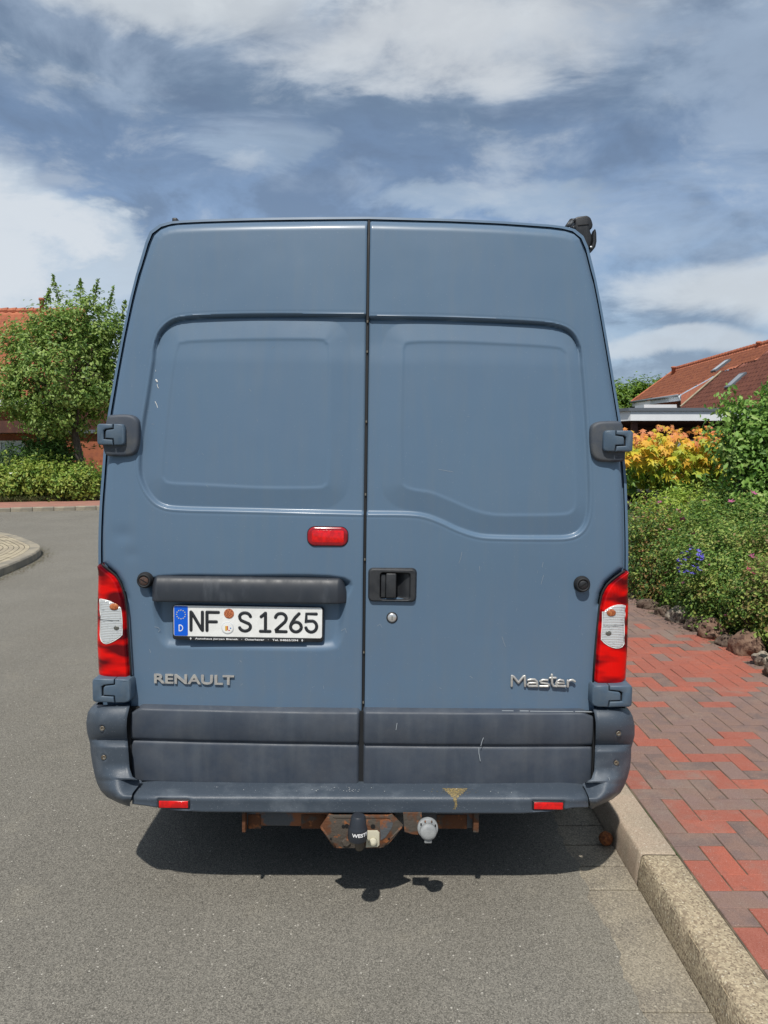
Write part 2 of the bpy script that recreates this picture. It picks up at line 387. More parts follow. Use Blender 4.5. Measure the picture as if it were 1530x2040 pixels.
M_SOIL = mat('soil', (.11, .085, .055), .95, var=(.06, .045, .03), vscale=6, bump=.02, bscale=20)
M_LAWN = mat('lawn', (.07, .12, .03), .9, var=(.12, .13, .04), vscale=3, bump=.02, bscale=40)
M_PAINT = mat('van_paint', (.098, .157, .236), .36, spec=.4, coat=.12, bump=.0012, bscale=7, bdetail=1, var=(.094, .160, .246), vscale=2.2, vfac=(.3, .7), detail=6, rvar=.06,
              extra=multi(speck(300, .993, (.20, .26, .33), .4)))
def van_dirt(c):
    N, L = c['N'], c['L']
    # fine vertical wash streaks of dust, part of the paint's wear
    mp = N.new('ShaderNodeMapping'); L.new(c['tc'].outputs['Object'], mp.inputs[0]); mp.inputs['Scale'].default_value = (14, 14, 1.2)
    n = N.new('ShaderNodeTexNoise'); L.new(mp.outputs[0], n.inputs[0]); n.inputs['Scale'].default_value = 2; n.inputs['Detail'].default_value = 6
    q = N.new('ShaderNodeMapRange'); L.new(n.outputs[0], q.inputs[0]); q.inputs[1].default_value = .45; q.inputs[2].default_value = .8; q.inputs[4].default_value = .16
    c['mix'](q.outputs[0], (.17, .19, .20))
    # road film: brownish dust that settles on the low half
    s3 = N.new('ShaderNodeSeparateXYZ'); L.new(c['tc'].outputs['Object'], s3.inputs[0]); h = N.new('ShaderNodeMapRange'); L.new(s3.outputs[2], h.inputs[0]); h.inputs[1].default_value = 1.25; h.inputs[2].default_value = .45; h.inputs[4].default_value = .26
    n2 = N.new('ShaderNodeTexNoise'); L.new(c['tc'].outputs['Object'], n2.inputs[0]); n2.inputs['Scale'].default_value = 9; n2.inputs['Detail'].default_value = 8; n2.inputs['Roughness'].default_value = .7
    q2 = N.new('ShaderNodeMapRange'); L.new(n2.outputs[0], q2.inputs[0]); q2.inputs[1].default_value = .4; q2.inputs[2].default_value = .75
    mu = N.new('ShaderNodeMath'); mu.operation = 'MULTIPLY'; L.new(h.outputs[0], mu.inputs[0]); L.new(q2.outputs[0], mu.inputs[1]); c['mix'](mu.outputs[0], (.155, .150, .140))
M_DOORP = mat('door_paint', (.098, .157, .236), .38, spec=.4, coat=.12, bump=.0012, bscale=7, bdetail=1, var=(.100, .162, .240), vscale=1.6, vfac=(.3, .7), detail=7, rvar=.07,
              extra=multi(van_dirt, speck(260, .994, (.22, .27, .33), .5)))
M_PLAST = mat('faded_plastic', (.038, .050, .072), .50, spec=.45, var=(.056, .070, .094), vscale=5, vfac=(.4, .7), detail=6, bump=.0006, bscale=500, rvar=.1,
              extra=multi(van_dirt,))
M_BUMP = mat('bumper_plastic', (.050, .066, .088), .46, spec=.5, var=(.095, .115, .14), vscale=7, vfac=(.5, .72), detail=8, bump=.0008, bscale=400, rvar=.12,
             extra=multi(speck(240, .972, (.22, .25, .28), .5), speck(420, .975, (.26, .28, .3), .5)))
M_HPL = mat('hinge_plastic', (.052, .064, .086), .55, spec=.4, var=(.085, .09, .095), vscale=12, vfac=(.4, .7), bump=.0005, bscale=600)
M_BLACK = mat('black_plastic', (.012, .013, .016), .45, spec=.5, var=(.022, .023, .026), vscale=15, bump=.0004, bscale=600)
M_HANDLE = mat('handle_black_plastic', (.018, .020, .024), .5, spec=.5, var=(.03, .032, .036), vscale=20, bump=.0004, bscale=700)
M_BAR = mat('weathered_bar_plastic', (.024, .029, .038), .5, spec=.45, var=(.055, .062, .074), vscale=9, vfac=(.5, .75), detail=6, rvar=.1, stretch=(1.6, 1, .5))
M_RUB = mat('rubber', (.010, .011, .013), .7)
M_DARK = mat('dark_gap', (.004, .004, .005), .9)
M_WHITE = mat('plate_white', (.82, .82, .80), .4, var=(.76, .76, .74), vscale=20)
M_PBLUE = mat('plate_blue', (.0, .10, .62), .4)
M_CHAR = mat('plate_black', (.018, .020, .025), .45)
M_YEL = mat('star_yellow', (.65, .6, .25), .5)
M_CHROME = mat('badge_metal', (.50, .49, .46), .34, metal=.35, var=(.42, .41, .4), vscale=60)
M_STEEL = mat('lock_steel', (.65, .65, .65), .3, metal=.7)
M_SCREW = mat('screw', (.25, .24, .21), .5, metal=.6, var=(.16, .12, .08), vscale=120)
M_RSCREW = mat('rusty_disc', (.10, .05, .035), .8, var=(.05, .035, .03), vscale=90)
def mat_lens():
    m = mat('red_lens', (.50, .004, .006), .22, spec=.28, coat=.1)
    nt = m.node_tree; N, L = nt.nodes, nt.links; b = N['Principled BSDF']
    tc = N.new('ShaderNodeTexCoord'); s = N.new('ShaderNodeSeparateXYZ'); L.new(tc.outputs['Object'], s.inputs[0])
    n = N.new('ShaderNodeTexNoise'); mp = N.new('ShaderNodeMapping'); L.new(tc.outputs['Object'], mp.inputs[0]); mp.inputs['Scale'].default_value = (6, 6, 17)
    L.new(mp.outputs[0], n.inputs[0]); n.inputs['Scale'].default_value = 1.0; n.inputs['Detail'].default_value = 2
    rp = N.new('ShaderNodeValToRGB'); L.new(n.outputs[0], rp.inputs[0])
    rp.color_ramp.elements[0].position = .44; rp.color_ramp.elements[0].color = (.11, .001, .004, 1)
    rp.color_ramp.elements[1].position = .60; rp.color_ramp.elements[1].color = (.72, .003, .002, 1)
    L.new(rp.outputs[0], b.inputs['Base Color'])
    return m
M_LENS = mat_lens()
M_LRIM = mat('lens_dark_red_rim', (.13, .003, .010), .25, coat=.3)
M_REFL = mat('red_reflector', (.72, .004, .006), .2, coat=.4, var=(.5, .004, .006), vscale=60)
M_BRK = mat('brake_lamp_red', (.34, .004, .012), .2, coat=.5, var=(.22, .003, .01), vscale=25, vfac=(.35, .7))
M_CLR = mat('clear_lens', (.60, .62, .62), .14, spec=.6, coat=.4, metal=.25, var=(.42, .44, .45), vscale=60, vfac=(.55, .68), stretch=(1, 1, 2))
M_AMB = mat('amber_bulb', (.50, .17, .06), .25, var=(.30, .08, .03), vscale=90)
M_BULB = mat('grey_bulb', (.17, .17, .15), .3, metal=.5)
M_RUST = mat('rusty_steel', (.085, .072, .060), .85, spec=.2, metal=.1, var=(.125, .054, .028), vscale=11, vfac=(.45, .56), detail=7, bump=.003, bscale=90,
             var2=(.26, .10, .04), v2scale=30, v2fac=(.56, .66))
M_TGREY = mat('tow_bar_paint', (.075, .082, .09), .7, var=(.22, .08, .03), vscale=9, vfac=(.52, .6), detail=7, bump=.002, bscale=120)
M_CREAM = mat('cream_plate', (.50, .47, .36), .6, var=(.30, .14, .06), vscale=16, vfac=(.58, .68), detail=6)
M_SOCK = mat('grey_socket_plastic', (.24, .25, .255), .6, var=(.32, .33, .33), vscale=25, bump=.001, bscale=150)
M_TEXTW = mat('white_print', (.78, .78, .78), .6)
M_SPLAT = mat('ochre_splash', (.19, .145, .065), .8, var=(.28, .21, .085), vscale=90, var2=(.09, .085, .07), v2scale=160, v2fac=(.5, .6))
M_DROP = mat('white_droppings', (.7, .7, .68), .8)
M_SCR = mat('scratch_white', (.30, .33, .36), .7)
M_GLASS = mat('dark_glass', (.02, .025, .03), .05, spec=.6)
M_TYRE = mat('tyre', (.015, .015, .015), .85)
M_RIM = mat('steel_rim', (.35, .35, .36), .35, metal=.8)
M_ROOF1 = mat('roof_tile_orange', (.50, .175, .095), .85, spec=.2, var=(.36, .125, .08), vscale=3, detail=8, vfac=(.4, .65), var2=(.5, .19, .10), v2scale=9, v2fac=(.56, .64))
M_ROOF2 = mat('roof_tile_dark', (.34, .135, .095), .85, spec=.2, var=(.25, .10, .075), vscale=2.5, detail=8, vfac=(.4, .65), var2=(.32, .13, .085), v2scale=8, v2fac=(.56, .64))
M_BRKW = mat('house_brick', (.36, .115, .055), .9, var=(.28, .09, .05), vscale=4)
M_BROWNW = mat('brown_wood', (.10, .035, .022), .7, var=(.07, .025, .018), vscale=4)
M_WPAINT = mat('white_paint', (.72, .74, .76), .5, var=(.68, .70, .72), vscale=2)
M_ROOFED = mat('grey_roof_edge', (.11, .125, .145), .5)
M_NUM = mat('house_number_grey', (.15, .16, .17), .5)
M_BARK = mat('bark', (.055, .045, .035), .95, var=(.10, .085, .065), vscale=8, bump=.02, bscale=25, stretch=(3, 3, 1))
M_ROCK = mat('boulder', (.11, .08, .06), .9, var=(.16, .12, .09), vscale=6, detail=8, var2=(.09, .06, .045), v2scale=14, bump=.01, bscale=30)
M_TAN = mat('tan_paver', (.42, .36, .25), .9, var=(.34, .29, .21), vscale=3, detail=6, bump=.003, bscale=60)
M_NUT = mat('dry_brown_husk', (.30, .105, .03), .9, var=(.16, .05, .018), vscale=90, bump=.004, bscale=140)
M_CONCR = mat('old_kerb_concrete', (.32, .28, .21), .9, var=(.22, .20, .16), vscale=3, detail=8, bump=.004, bscale=60)
M_FARRED = mat('far_red_paving', (.36, .165, .125), .9, var=(.29, .15, .11), vscale=4, detail=8)

# ================================================================== THE VAN
VY, VXC, ROLL = 2.70, -0.0855, R(0.7)
van = empty('parked_van', (VXC, VY, 0), 0, 'slate blue high-roof panel van with twin rear doors, parked tight against the kerb', 'van')
van.rotation_euler = (0, ROLL, 0)
cr_, sr_ = math.cos(ROLL), math.sin(ROLL)
def VP(px, py, y=0.0):
    X, Y, Z = AT(px, py, VY + y); X -= VXC
    return (X * cr_ - Z * sr_, X * sr_ + Z * cr_)
def ybase(x, z):
    x = np.asarray(x, float); z = np.asarray(z, float)
    return 0.095 * np.clip((z - 1.25) / 1.2, 0, 2) ** 1.6 + 0.022 * (np.abs(x) / .9) ** 2.4
def VD(px, py, off=0.0):
    y = off
    for _ in range(5):
        x, z = VP(px, py, y); y = float(ybase(x, z)) + off
    return (x, z)
def VDL(pts, off=0.0): return np.array([VD(p[0], p[1], off) for p in pts])

BL = [(262, 1563), (262, 1400), (260, 1357), (258, 1330), (254, 1270), (251, 1220), (247, 1190), (239, 1165), (228, 1147), (212, 1133), (202, 1122), (201, 1060), (204, 1000), (208, 950),
      (213, 880), (221, 820), (233, 745), (247, 670), (262, 600), (277, 540), (290, 495), (296, 476), (303, 463), (315, 452), (332, 445.5), (350, 442.5), (400, 440), (500, 437), (600, 435.5), (733, 434.5)]
BR = [(1184, 1566), (1183, 1410), (1182, 1365), (1185, 1310), (1189, 1260), (1194, 1210), (1199, 1185), (1209, 1165), (1226, 1150), (1246, 1134), (1246, 1060), (1243, 960), (1235, 860), (1222, 780),
      (1207, 690), (1193, 610), (1180, 545), (1171, 507), (1166, 487), (1158, 470), (1148, 461), (1130, 455), (1100, 451), (1000, 443.5), (900, 439), (734, 435)]
def door_patch(side, B, ncorner, relief):
    P = VDL(B); sgn = -1 if side == 'L' else 1
    seam = sgn * 0.0055
    sidep = P[:ncorner + 1]; topp = P[ncorner:][::-1]           # top: from seam outwards to the corner
    topp = topp.copy(); topp[0, 0] = seam
    # smooth the top part of the outline only
    nu, nv = 236, 520
    v = np.linspace(0, 1, nv); u = np.linspace(0, 1, nu)
    zs = sidep[:, 1].copy()
    for i in range(1, len(zs)): zs[i] = max(zs[i], zs[i - 1] + 1e-4)
    zz = zs[0] + v * (zs[-1] - zs[0])
    ox = np.interp(zz, zs, sidep[:, 0])
    k = np.ones(9) / 9; mask = zz > 1.45
    pad = np.convolve(np.pad(ox, 4, 'edge'), k, 'valid'); ox = np.where(mask, pad, ox); ox[-1] = sidep[-1, 0]
    O = np.stack([ox, zz], 1)
    S = np.stack([np.full(nv, seam), zs[0] + v * (topp[0, 1] - zs[0])], 1)
    tx = np.abs(topp[:, 0]); xs = tx[0] + u * (tx[-1] - tx[0]); tz = np.interp(xs, tx, topp[:, 1])
    T = np.stack([sgn * xs, tz], 1)
    Bm = np.stack([seam + u * (sidep[0, 0] - seam), np.full(nu, zs[0])], 1)
    U = u[None, :, None]; V_ = v[:, None, None]
    G = (1 - V_) * Bm[None] + V_ * T[None] + (1 - U) * S[:, None] + U * O[:, None] - ((1 - U) * (1 - V_) * Bm[0] + U * (1 - V_) * Bm[-1] + (1 - U) * V_ * T[0] + U * V_ * T[-1])
    X, Z = G[..., 0], G[..., 1]
    Y = ybase(X, Z)
    line = np.concatenate([O[O[:, 1] > 1.1], T[::-1]])
    d = dpoly(G, line).reshape(X.shape)
    r = 0.030 + 0.012 * sstep(Z, 2.2, 2.42)
    dd = np.clip(d, 0, r); Y = Y + (r - np.sqrt(np.maximum(r * r - (r - dd) ** 2, 0))) * np.where(sstep(Z, 1.02, 1.12) > 0, sstep(Z, 1.02, 1.12), 0)
    # rounded meeting edge at the seam and along the lamp cut
    ds = np.abs(X - seam); Y += 0.004 * (1 - sstep(ds, 0, .0045))
    Y += relief(G)
    # skirt back into the thickness of the door
    def ring(off, inset):
        q = np.stack([X, Y, Z], -1)
        loop = np.concatenate([q[0, :], q[1:, -1], q[-1, -2::-1], q[-2:0:-1, 0]]); loop = loop.copy(); loop[:, 1] += off; return loop
    P3 = np.stack([X, Y, Z], -1).reshape(-1, 3); Fq = grid_faces(nv, nu)
    idx = np.arange(nv * nu).reshape(nv, nu); li = np.concatenate([idx[0, :], idx[1:, -1], idx[-1, -2::-1], idx[-2:0:-1, 0]])
    R1 = ring(.03, 0); n0 = len(P3); m = len(li); k1 = np.arange(m)
    F2 = np.stack([li, li[(k1 + 1) % m], n0 + (k1 + 1) % m, n0 + k1], 1)
    V3 = np.concatenate([P3, R1])
    o = link('rear_door', np_mesh('rear_door', V3, np.concatenate([Fq, F2])), M_DOORP, van, True)
    o.data.set_sharp_from_angle(angle=R(60))
    return o, (X, Y, Z)

# window panel outlines (steps pressed into the sheet metal)
WL = smooth_poly([(303, 720), (308, 690), (319, 660), (345, 638), (385, 631), (460, 628), (560, 627), (727, 628), (745, 628), (800, 640), (820, 800), (800, 1010), (745, 1024), (727, 1024), (600, 1021),
                  (480, 1018), (360, 1015), (322, 1009), (300, 993), (283, 965), (276, 930), (281, 860), (292, 790)], 5)
WR = smooth_poly([(735, 632), (850, 633), (960, 637), (1060, 642), (1105, 647), (1135, 659), (1152, 683), (1160, 720), (1167, 800), (1173, 900), (1176, 980), (1173, 1030), (1160, 1058), (1135, 1071), (1090, 1073),
                  (1000, 1072), (955, 1069), (915, 1057), (880, 1041), (850, 1030), (815, 1025), (735, 1024), (715, 1024), (650, 1010), (640, 830), (650, 650), (715, 632)], 5)
IL = smooth_poly([(352, 690), (365, 681), (400, 678), (500, 675), (630, 675), (648, 681), (655, 697), (656, 800), (656, 900), (653, 955), (646, 968), (625, 972), (520, 972), (400, 966), (340, 963), (325, 955), (322, 935), (330, 850), (341, 750)], 5)
IR = smooth_poly([(803, 720), (805, 690), (820, 681), (900, 680), (1000, 684), (1100, 690), (1125, 698), (1133, 720), (1140, 820), (1147, 940), (1148, 1000), (1140, 1020), (1115, 1026), (1040, 1027), (985, 1026),
                  (945, 1017), (900, 998), (860, 982), (825, 976), (806, 968), (801, 950), (800, 850)], 5)
NP_ = smooth_poly([(303, 1200), (303, 1150), (480, 1145), (686, 1150), (690, 1200), (687, 1250), (678, 1282), (660, 1294), (600, 1296), (480, 1294), (350, 1291), (328, 1287), (314, 1268), (306, 1235)], 5)
def relief_common(G, W, I):
    sd_ = sdf(G, VDL(W)).reshape(G.shape[:2]); si = sdf(G, VDL(I)).reshape(G.shape[:2])
    top = sstep(G[..., 1], 1.96, 2.05); wd = .010 - .005 * top
    Y = (0.011 + .004 * top) * (1 - sstep(sd_, -wd, .001)) - 0.0012 * np.exp(-((sd_ - .005) / .0035) ** 2) + .0010 * np.exp(-((sd_ - .011) / .003) ** 2)
    Y += 0.010 * top * np.exp(-((sd_ + .002) / .0046) ** 2)
    # the middle of the panel stands flat; the band round it slopes back to the fold line
    sl = np.maximum(si + .0, 0); sl = np.where(sl < .006, sl * sl / .012, sl - .003)
    Y += .115 * np.minimum(sl, .075) * (1 - sstep(sd_, -.012, .002)) - .004 * (1 - sstep(sd_, -.012, .002)) + .0020 * (1 - sstep(si, -.008, .003))
    return Y
def wavy(G):    # the sheet metal is never quite flat
    x, z = G[..., 0], G[..., 1]
    return .0011 * np.sin(5.1 * x + 1.3) * np.sin(3.7 * z + .4) + .0006 * np.sin(11 * x + 2 * z) * np.cos(7.3 * z - x)
def relief_L(G):
    Y = relief_common(G, WL, IL) + wavy(G)
    sn = sdf(G, VDL(NP_)).reshape(G.shape[:2])
    zt = VD(500, 1180)[1]; zb = VD(500, 1294)[1]; f = np.clip((G[..., 1] - zb) / (zt - zb), 0, 1)
    Y += (0.012 + 0.020 * f) * (1 - sstep(sn, -.034, .004))
    # small dents left of the door
    for (px, py, r, a_) in ((245, 1065, .035, .003), (262, 1105, .03, .0018)):
        c = VD(px, py); Y += a_ * np.exp(-(((G[..., 0] - c[0]) / r) ** 2 + ((G[..., 1] - c[1]) / (r * .8)) ** 2))
    return Y
def relief_R(G):
    hx0, hz0 = VP(745, 1192, -.01); hx1, hz1 = VP(822, 1139, -.01)
    return relief_common(G, WR, IR) + wavy(G) + .06 * (sdf(G, [(hx0, hz0), (hx1, hz0), (hx1, hz1), (hx0, hz1)]).reshape(G.shape[:2]) < 0)
door_L, DL = door_patch('L', BL, 22, relief_L); door_L['label'] = 'left rear door with the number plate'
door_R, DR = door_patch('R', BR, 19, relief_R); door_R['label'] = 'right rear door with the handle'
def ysurf(px, py):
    """depth of the pressed door surface at a pixel"""
    x, z = VD(px, py); D = DL if x < 0 else DR
    i = ((D[0] - x) ** 2 + (D[2] - z) ** 2).argmin(); return float(D[1].ravel()[i])

# body shell behind the doors
SIL_L = [(262, 1565), (196, 1500), (194, 1380), (196, 1340), (193, 1280), (193.5, 1200), (196, 1125), (196.5, 1060), (199, 1000), (203, 950), (208, 880), (216, 820), (229, 745), (243, 670), (258, 600), (273, 540), (286, 497), (292, 476),
         (299, 461), (312, 449.5), (330, 442.5), (350, 440), (400, 437.5), (500, 434.5), (600, 433), (733, 432)]
SIL_R = [(1183, 1568), (1240, 1500), (1247, 1380), (1249, 1340), (1252, 1280), (1252.5, 1210), (1251.5, 1137), (1251, 1060), (1248, 960), (1240, 860), (1227, 780), (1212, 690), (1198, 610), (1185, 545), (1175.5, 507), (1170, 486), (1161, 468), (1150, 458),
         (1131, 452), (1100, 448), (1000, 441), (900, 436.5), (735, 432)]
def rs(P, n):
    P = np.array(P); s = np.r_[0, np.cumsum(np.hypot(*np.diff(P, axis=0).T))]; t = np.linspace(0, s[-1], n)
    return np.stack([np.interp(t, s, P[:, k]) for k in (0, 1)], 1)
def sil():
    L_ = np.array([VD(p[0], p[1], .045) for p in SIL_L]); R_ = np.array([VD(p[0], p[1], .045) for p in SIL_R])
    Rm = R_[::-1]
    o = np.concatenate([rs(L_, 70), rs(Rm, 70)[1:]]); return o
SIL = sil()
def body():
    S = SIL.copy(); zmid = 1.3
    rows = []
    # (y, scale x, top z factor, bottom z)
    for (y, sx, tz, ins) in ((.050, .988, 0, .010), (.051, .9985, 0, .0015), (.066, 1, 0, 0), (.3, 1.0, .01, 0), (1.0, 1.003, .02, 0), (2.5, 1.003, .03, 0), (3.6, 1.0, .02, 0), (3.95, .985, -.03, .0), (4.35, .96, -.45, 0), (4.75, .93, -.95, 0), (5.1, .88, -1.22, 0), (5.38, .80, -1.40, 0), (5.45, .7, -1.55, 0)):
        Q = S.copy(); Q[:, 0] *= sx; hi = np.clip((Q[:, 1] - .9) / 1.5, 0, 1)
        Q[:, 1] += tz * hi - ins * (Q[:, 1] > 2.3); zt = 2.5 + tz
        Q[:, 1] = np.minimum(Q[:, 1], 2.6)
        yy = np.full(len(Q), y) + ybase(Q[:, 0], Q[:, 1]) * max(0, min(1, 1.15 - y / .5)) - .012 * (y < .1) * sstep(Q[:, 1], 1.0, 1.3)
        rows.append(np.stack([Q[:, 0], yy, Q[:, 1]], 1))
    P = np.array(rows)
    o = grid_obj('body_shell', P, M_PAINT, van, wrap=True)
    o.data.set_sharp_from_angle(angle=R(50))
    # rear frame behind the door gap and the nose cap
    m = MB(); q = P[0]; c = [(0, .06, 1.3)]
    m.add([tuple(v + np.array([0, .012, 0])) for v in q] + c, [(i, (i + 1) % len(q), len(q)) for i in range(len(q))]); m.build('door_frame', M_PAINT, van)
    m = MB(); q = P[-1]; m.add([tuple(v) for v in q] + [(0, 5.5, .8)], [(i, (i + 1) % len(q), len(q)) for i in range(len(q))]); m.build('nose', M_PLAST, van)
    # windscreen and cab side windows
    m = MB(); m.add([(-.74, 3.98, 2.25), (.74, 3.98, 2.25), (.84, 4.76, 1.42), (-.84, 4.76, 1.42)], [(0, 1, 2, 3)])
    for s in (-1, 1):
        prism('cab_window', [(3.1, 1.35), (4.3, 1.35), (3.95, 1.95), (3.1, 1.95)], 0, .012, M_GLASS, van, conv=lambda c, s=s: Vector((s * (.958 - .085 * (c.z - 1.35) + c.y), c.x, c.z)))
    mm = m.build('windscreen', M_GLASS, van)
    for s in (-1, 1):
        for yw in (.98, 4.55):
            wl = MB().lathe([(.20, -.10), (.31, -.10), (.335, -.07), (.335, .07), (.31, .10), (.20, .10)], (s * .84, yw, .335), (1, 0, 0), 32).build('wheel', M_TYRE, van, True)
            MB().lathe([(.02, .02), (.16, .05), (.19, .09), (.205, .085), (.205, .0)], (s * .85, yw, .335), (s, 0, 0), 28).build('wheel_rim', M_RIM, wl, True)
            MB().lathe([(.38, 0), (.40, .012), (.36, .014)], (s * .965, yw, .40), (s, 0, 0), 32).build('wheel_arch', M_DARK, van, True)
    m = MB().box((-.86, .06, .36), (.86, 5.2, .50)); m.build('underbody', M_DARK, van)
body()

# seam seal between the doors
def seam():
    zt = VD(733, 436)[1]; zb = VD(720, 1560)[1]; n = 60; z = np.linspace(zb, zt + .004, n)
    prof = [(-.0055, .020), (-.0045, .010), (-.0022, .0075), (0, .011), (.0022, .0075), (.0045, .010), (.0055, .020)]
    P = np.array([[(x, float(ybase(0, q)) + y + (.02 * (sstep(q, 2.40, 2.47))), q) for x, y in prof] for q in z])
    grid_obj('door_seal', P, M_RUB, van)
    m = MB()
    for py in (640, 700, 840, 985, 1115, 1300, 1400): 
        x, zc = VD(731, py); m.box((-.002, float(ybase(0, zc)) + .002, zc - .004), (.003, float(ybase(0, zc)) + .007, zc + .004))
    m.build('seal_clips', M_SCREW, van)['kind'] = 'stuff'
seam()

# lower plastic mouldings on the doors
def moulding(xa, xb, pa, pb, crease, name, lab, cornerside):
    """pa/pb: pixel rows of top and bottom at mid; surface swept in x"""
    nz, nx = 70, 130
    xl0, zt = VP(xa, pa, -.012); xl1, _ = VP(xb, pa, -.012); zb = VP(xa, pb, -.012)[1]; zc = VP(xa, crease, -.012)[1]
    # rows straightened in van space
    zt = (VP(xa, pa, -.012)[1] + VP(xb, pa + (8 if cornerside else 6), -.012)[1]) / 2
    x = np.linspace(xl0, xl1, nx); z = np.linspace(zb, zt, nz)
    X, Z = np.meshgrid(x, z)
    f = np.where(Z > zc, (Z - zc) / (zt - zc), (Z - zb) / (zc - zb))
    up = -.024 - .012 * np.sin(np.clip(f, 0, 1) * math.pi) ** .6
    lo = -.021 - .007 * np.sin(np.clip(f, 0, 1) * math.pi) ** .5
    Y = np.where(Z > zc, up, lo)
    Y += .007 * np.exp(-((Z - zc) / .005) ** 2)
    # top edge ledge rounds back on to the metal, ends round off
    dt = zt - Z; Y += .030 * (1 - sstep(dt, -.001, .013)) ** 1.4
    db = Z - zb; Y += .020 * (1 - sstep(db, 0, .008))
    for e in (x[0], x[-1]):
        de = np.abs(X - e); Y += .026 * (1 - sstep(de, -.001, .007)) ** 1.3
    Y += ybase(X, 1) + .0006 * np.sin(X * 23 + Z * 31)
    # outer top corner cut round
    s = x[-1] if abs(x[-1]) > abs(x[0]) else x[0]
    Z2 = Z - .018 * (1 - sstep(np.abs(X - s), 0, .05)) * sstep(Z, zc, zt)
    P = np.stack([X, Y, Z2], -1)
    o = grid_obj(name, P, M_PLAST, van)
    if lab: o['label'] = lab
    # closed back
    m = MB().box((min(x) + .003, .0, zb + .002), (max(x) - .003, .03, zt - .01)); m.build('moulding_back', M_DARK, o)
    return o, zt, zc, zb
mol, mzt, mzc, mzb = moulding(257, 717, 1406, 1561, 1475, 'door_moulding', None, False)
mor, _, _, _ = moulding(724, 1186, 1409, 1565, 1482, 'door_moulding', 'scratched dark plastic moulding across the right rear door', True)
# lighter scuffs and chipped light edge of the right moulding
for nm_, pa_, pb_ in (('gap_shade_strip', 249, 262), ('gap_shade_strip', 1181, 1192), ('gap_shade_strip', 714, 727)):  # black filler strips stand in for the dark of the gaps beside the mouldings
    x0_, x1_ = VP(pa_, 1480, -.006)[0], VP(pb_, 1480, -.006)[0]; MB().box((x0_, -.008, mzb), (x1_, .03, mzt - .012)).build(nm_, M_RUB, van)
def scuff(pts, off, r, m_, parent, name='scratch', flat=.25):
    P = []
    for px, py in pts:
        x, z = VP(px, py, off); P.append((x, off, z))
    return MB().stroke(P, r, flat, (0, 1, 0), 6).build(name, m_, parent, True)

scuff([(963, 1470), (960, 1478), (958, 1486)], -.036, .0014, M_SCR, mor)
scuff([(954, 1490), (954, 1500), (956, 1512), (957, 1516)], -.030, .0015, M_SCR, mor)
scuff([(791, 1441), (790, 1448), (789, 1454)], -.038, .0013, M_SCR, mor)

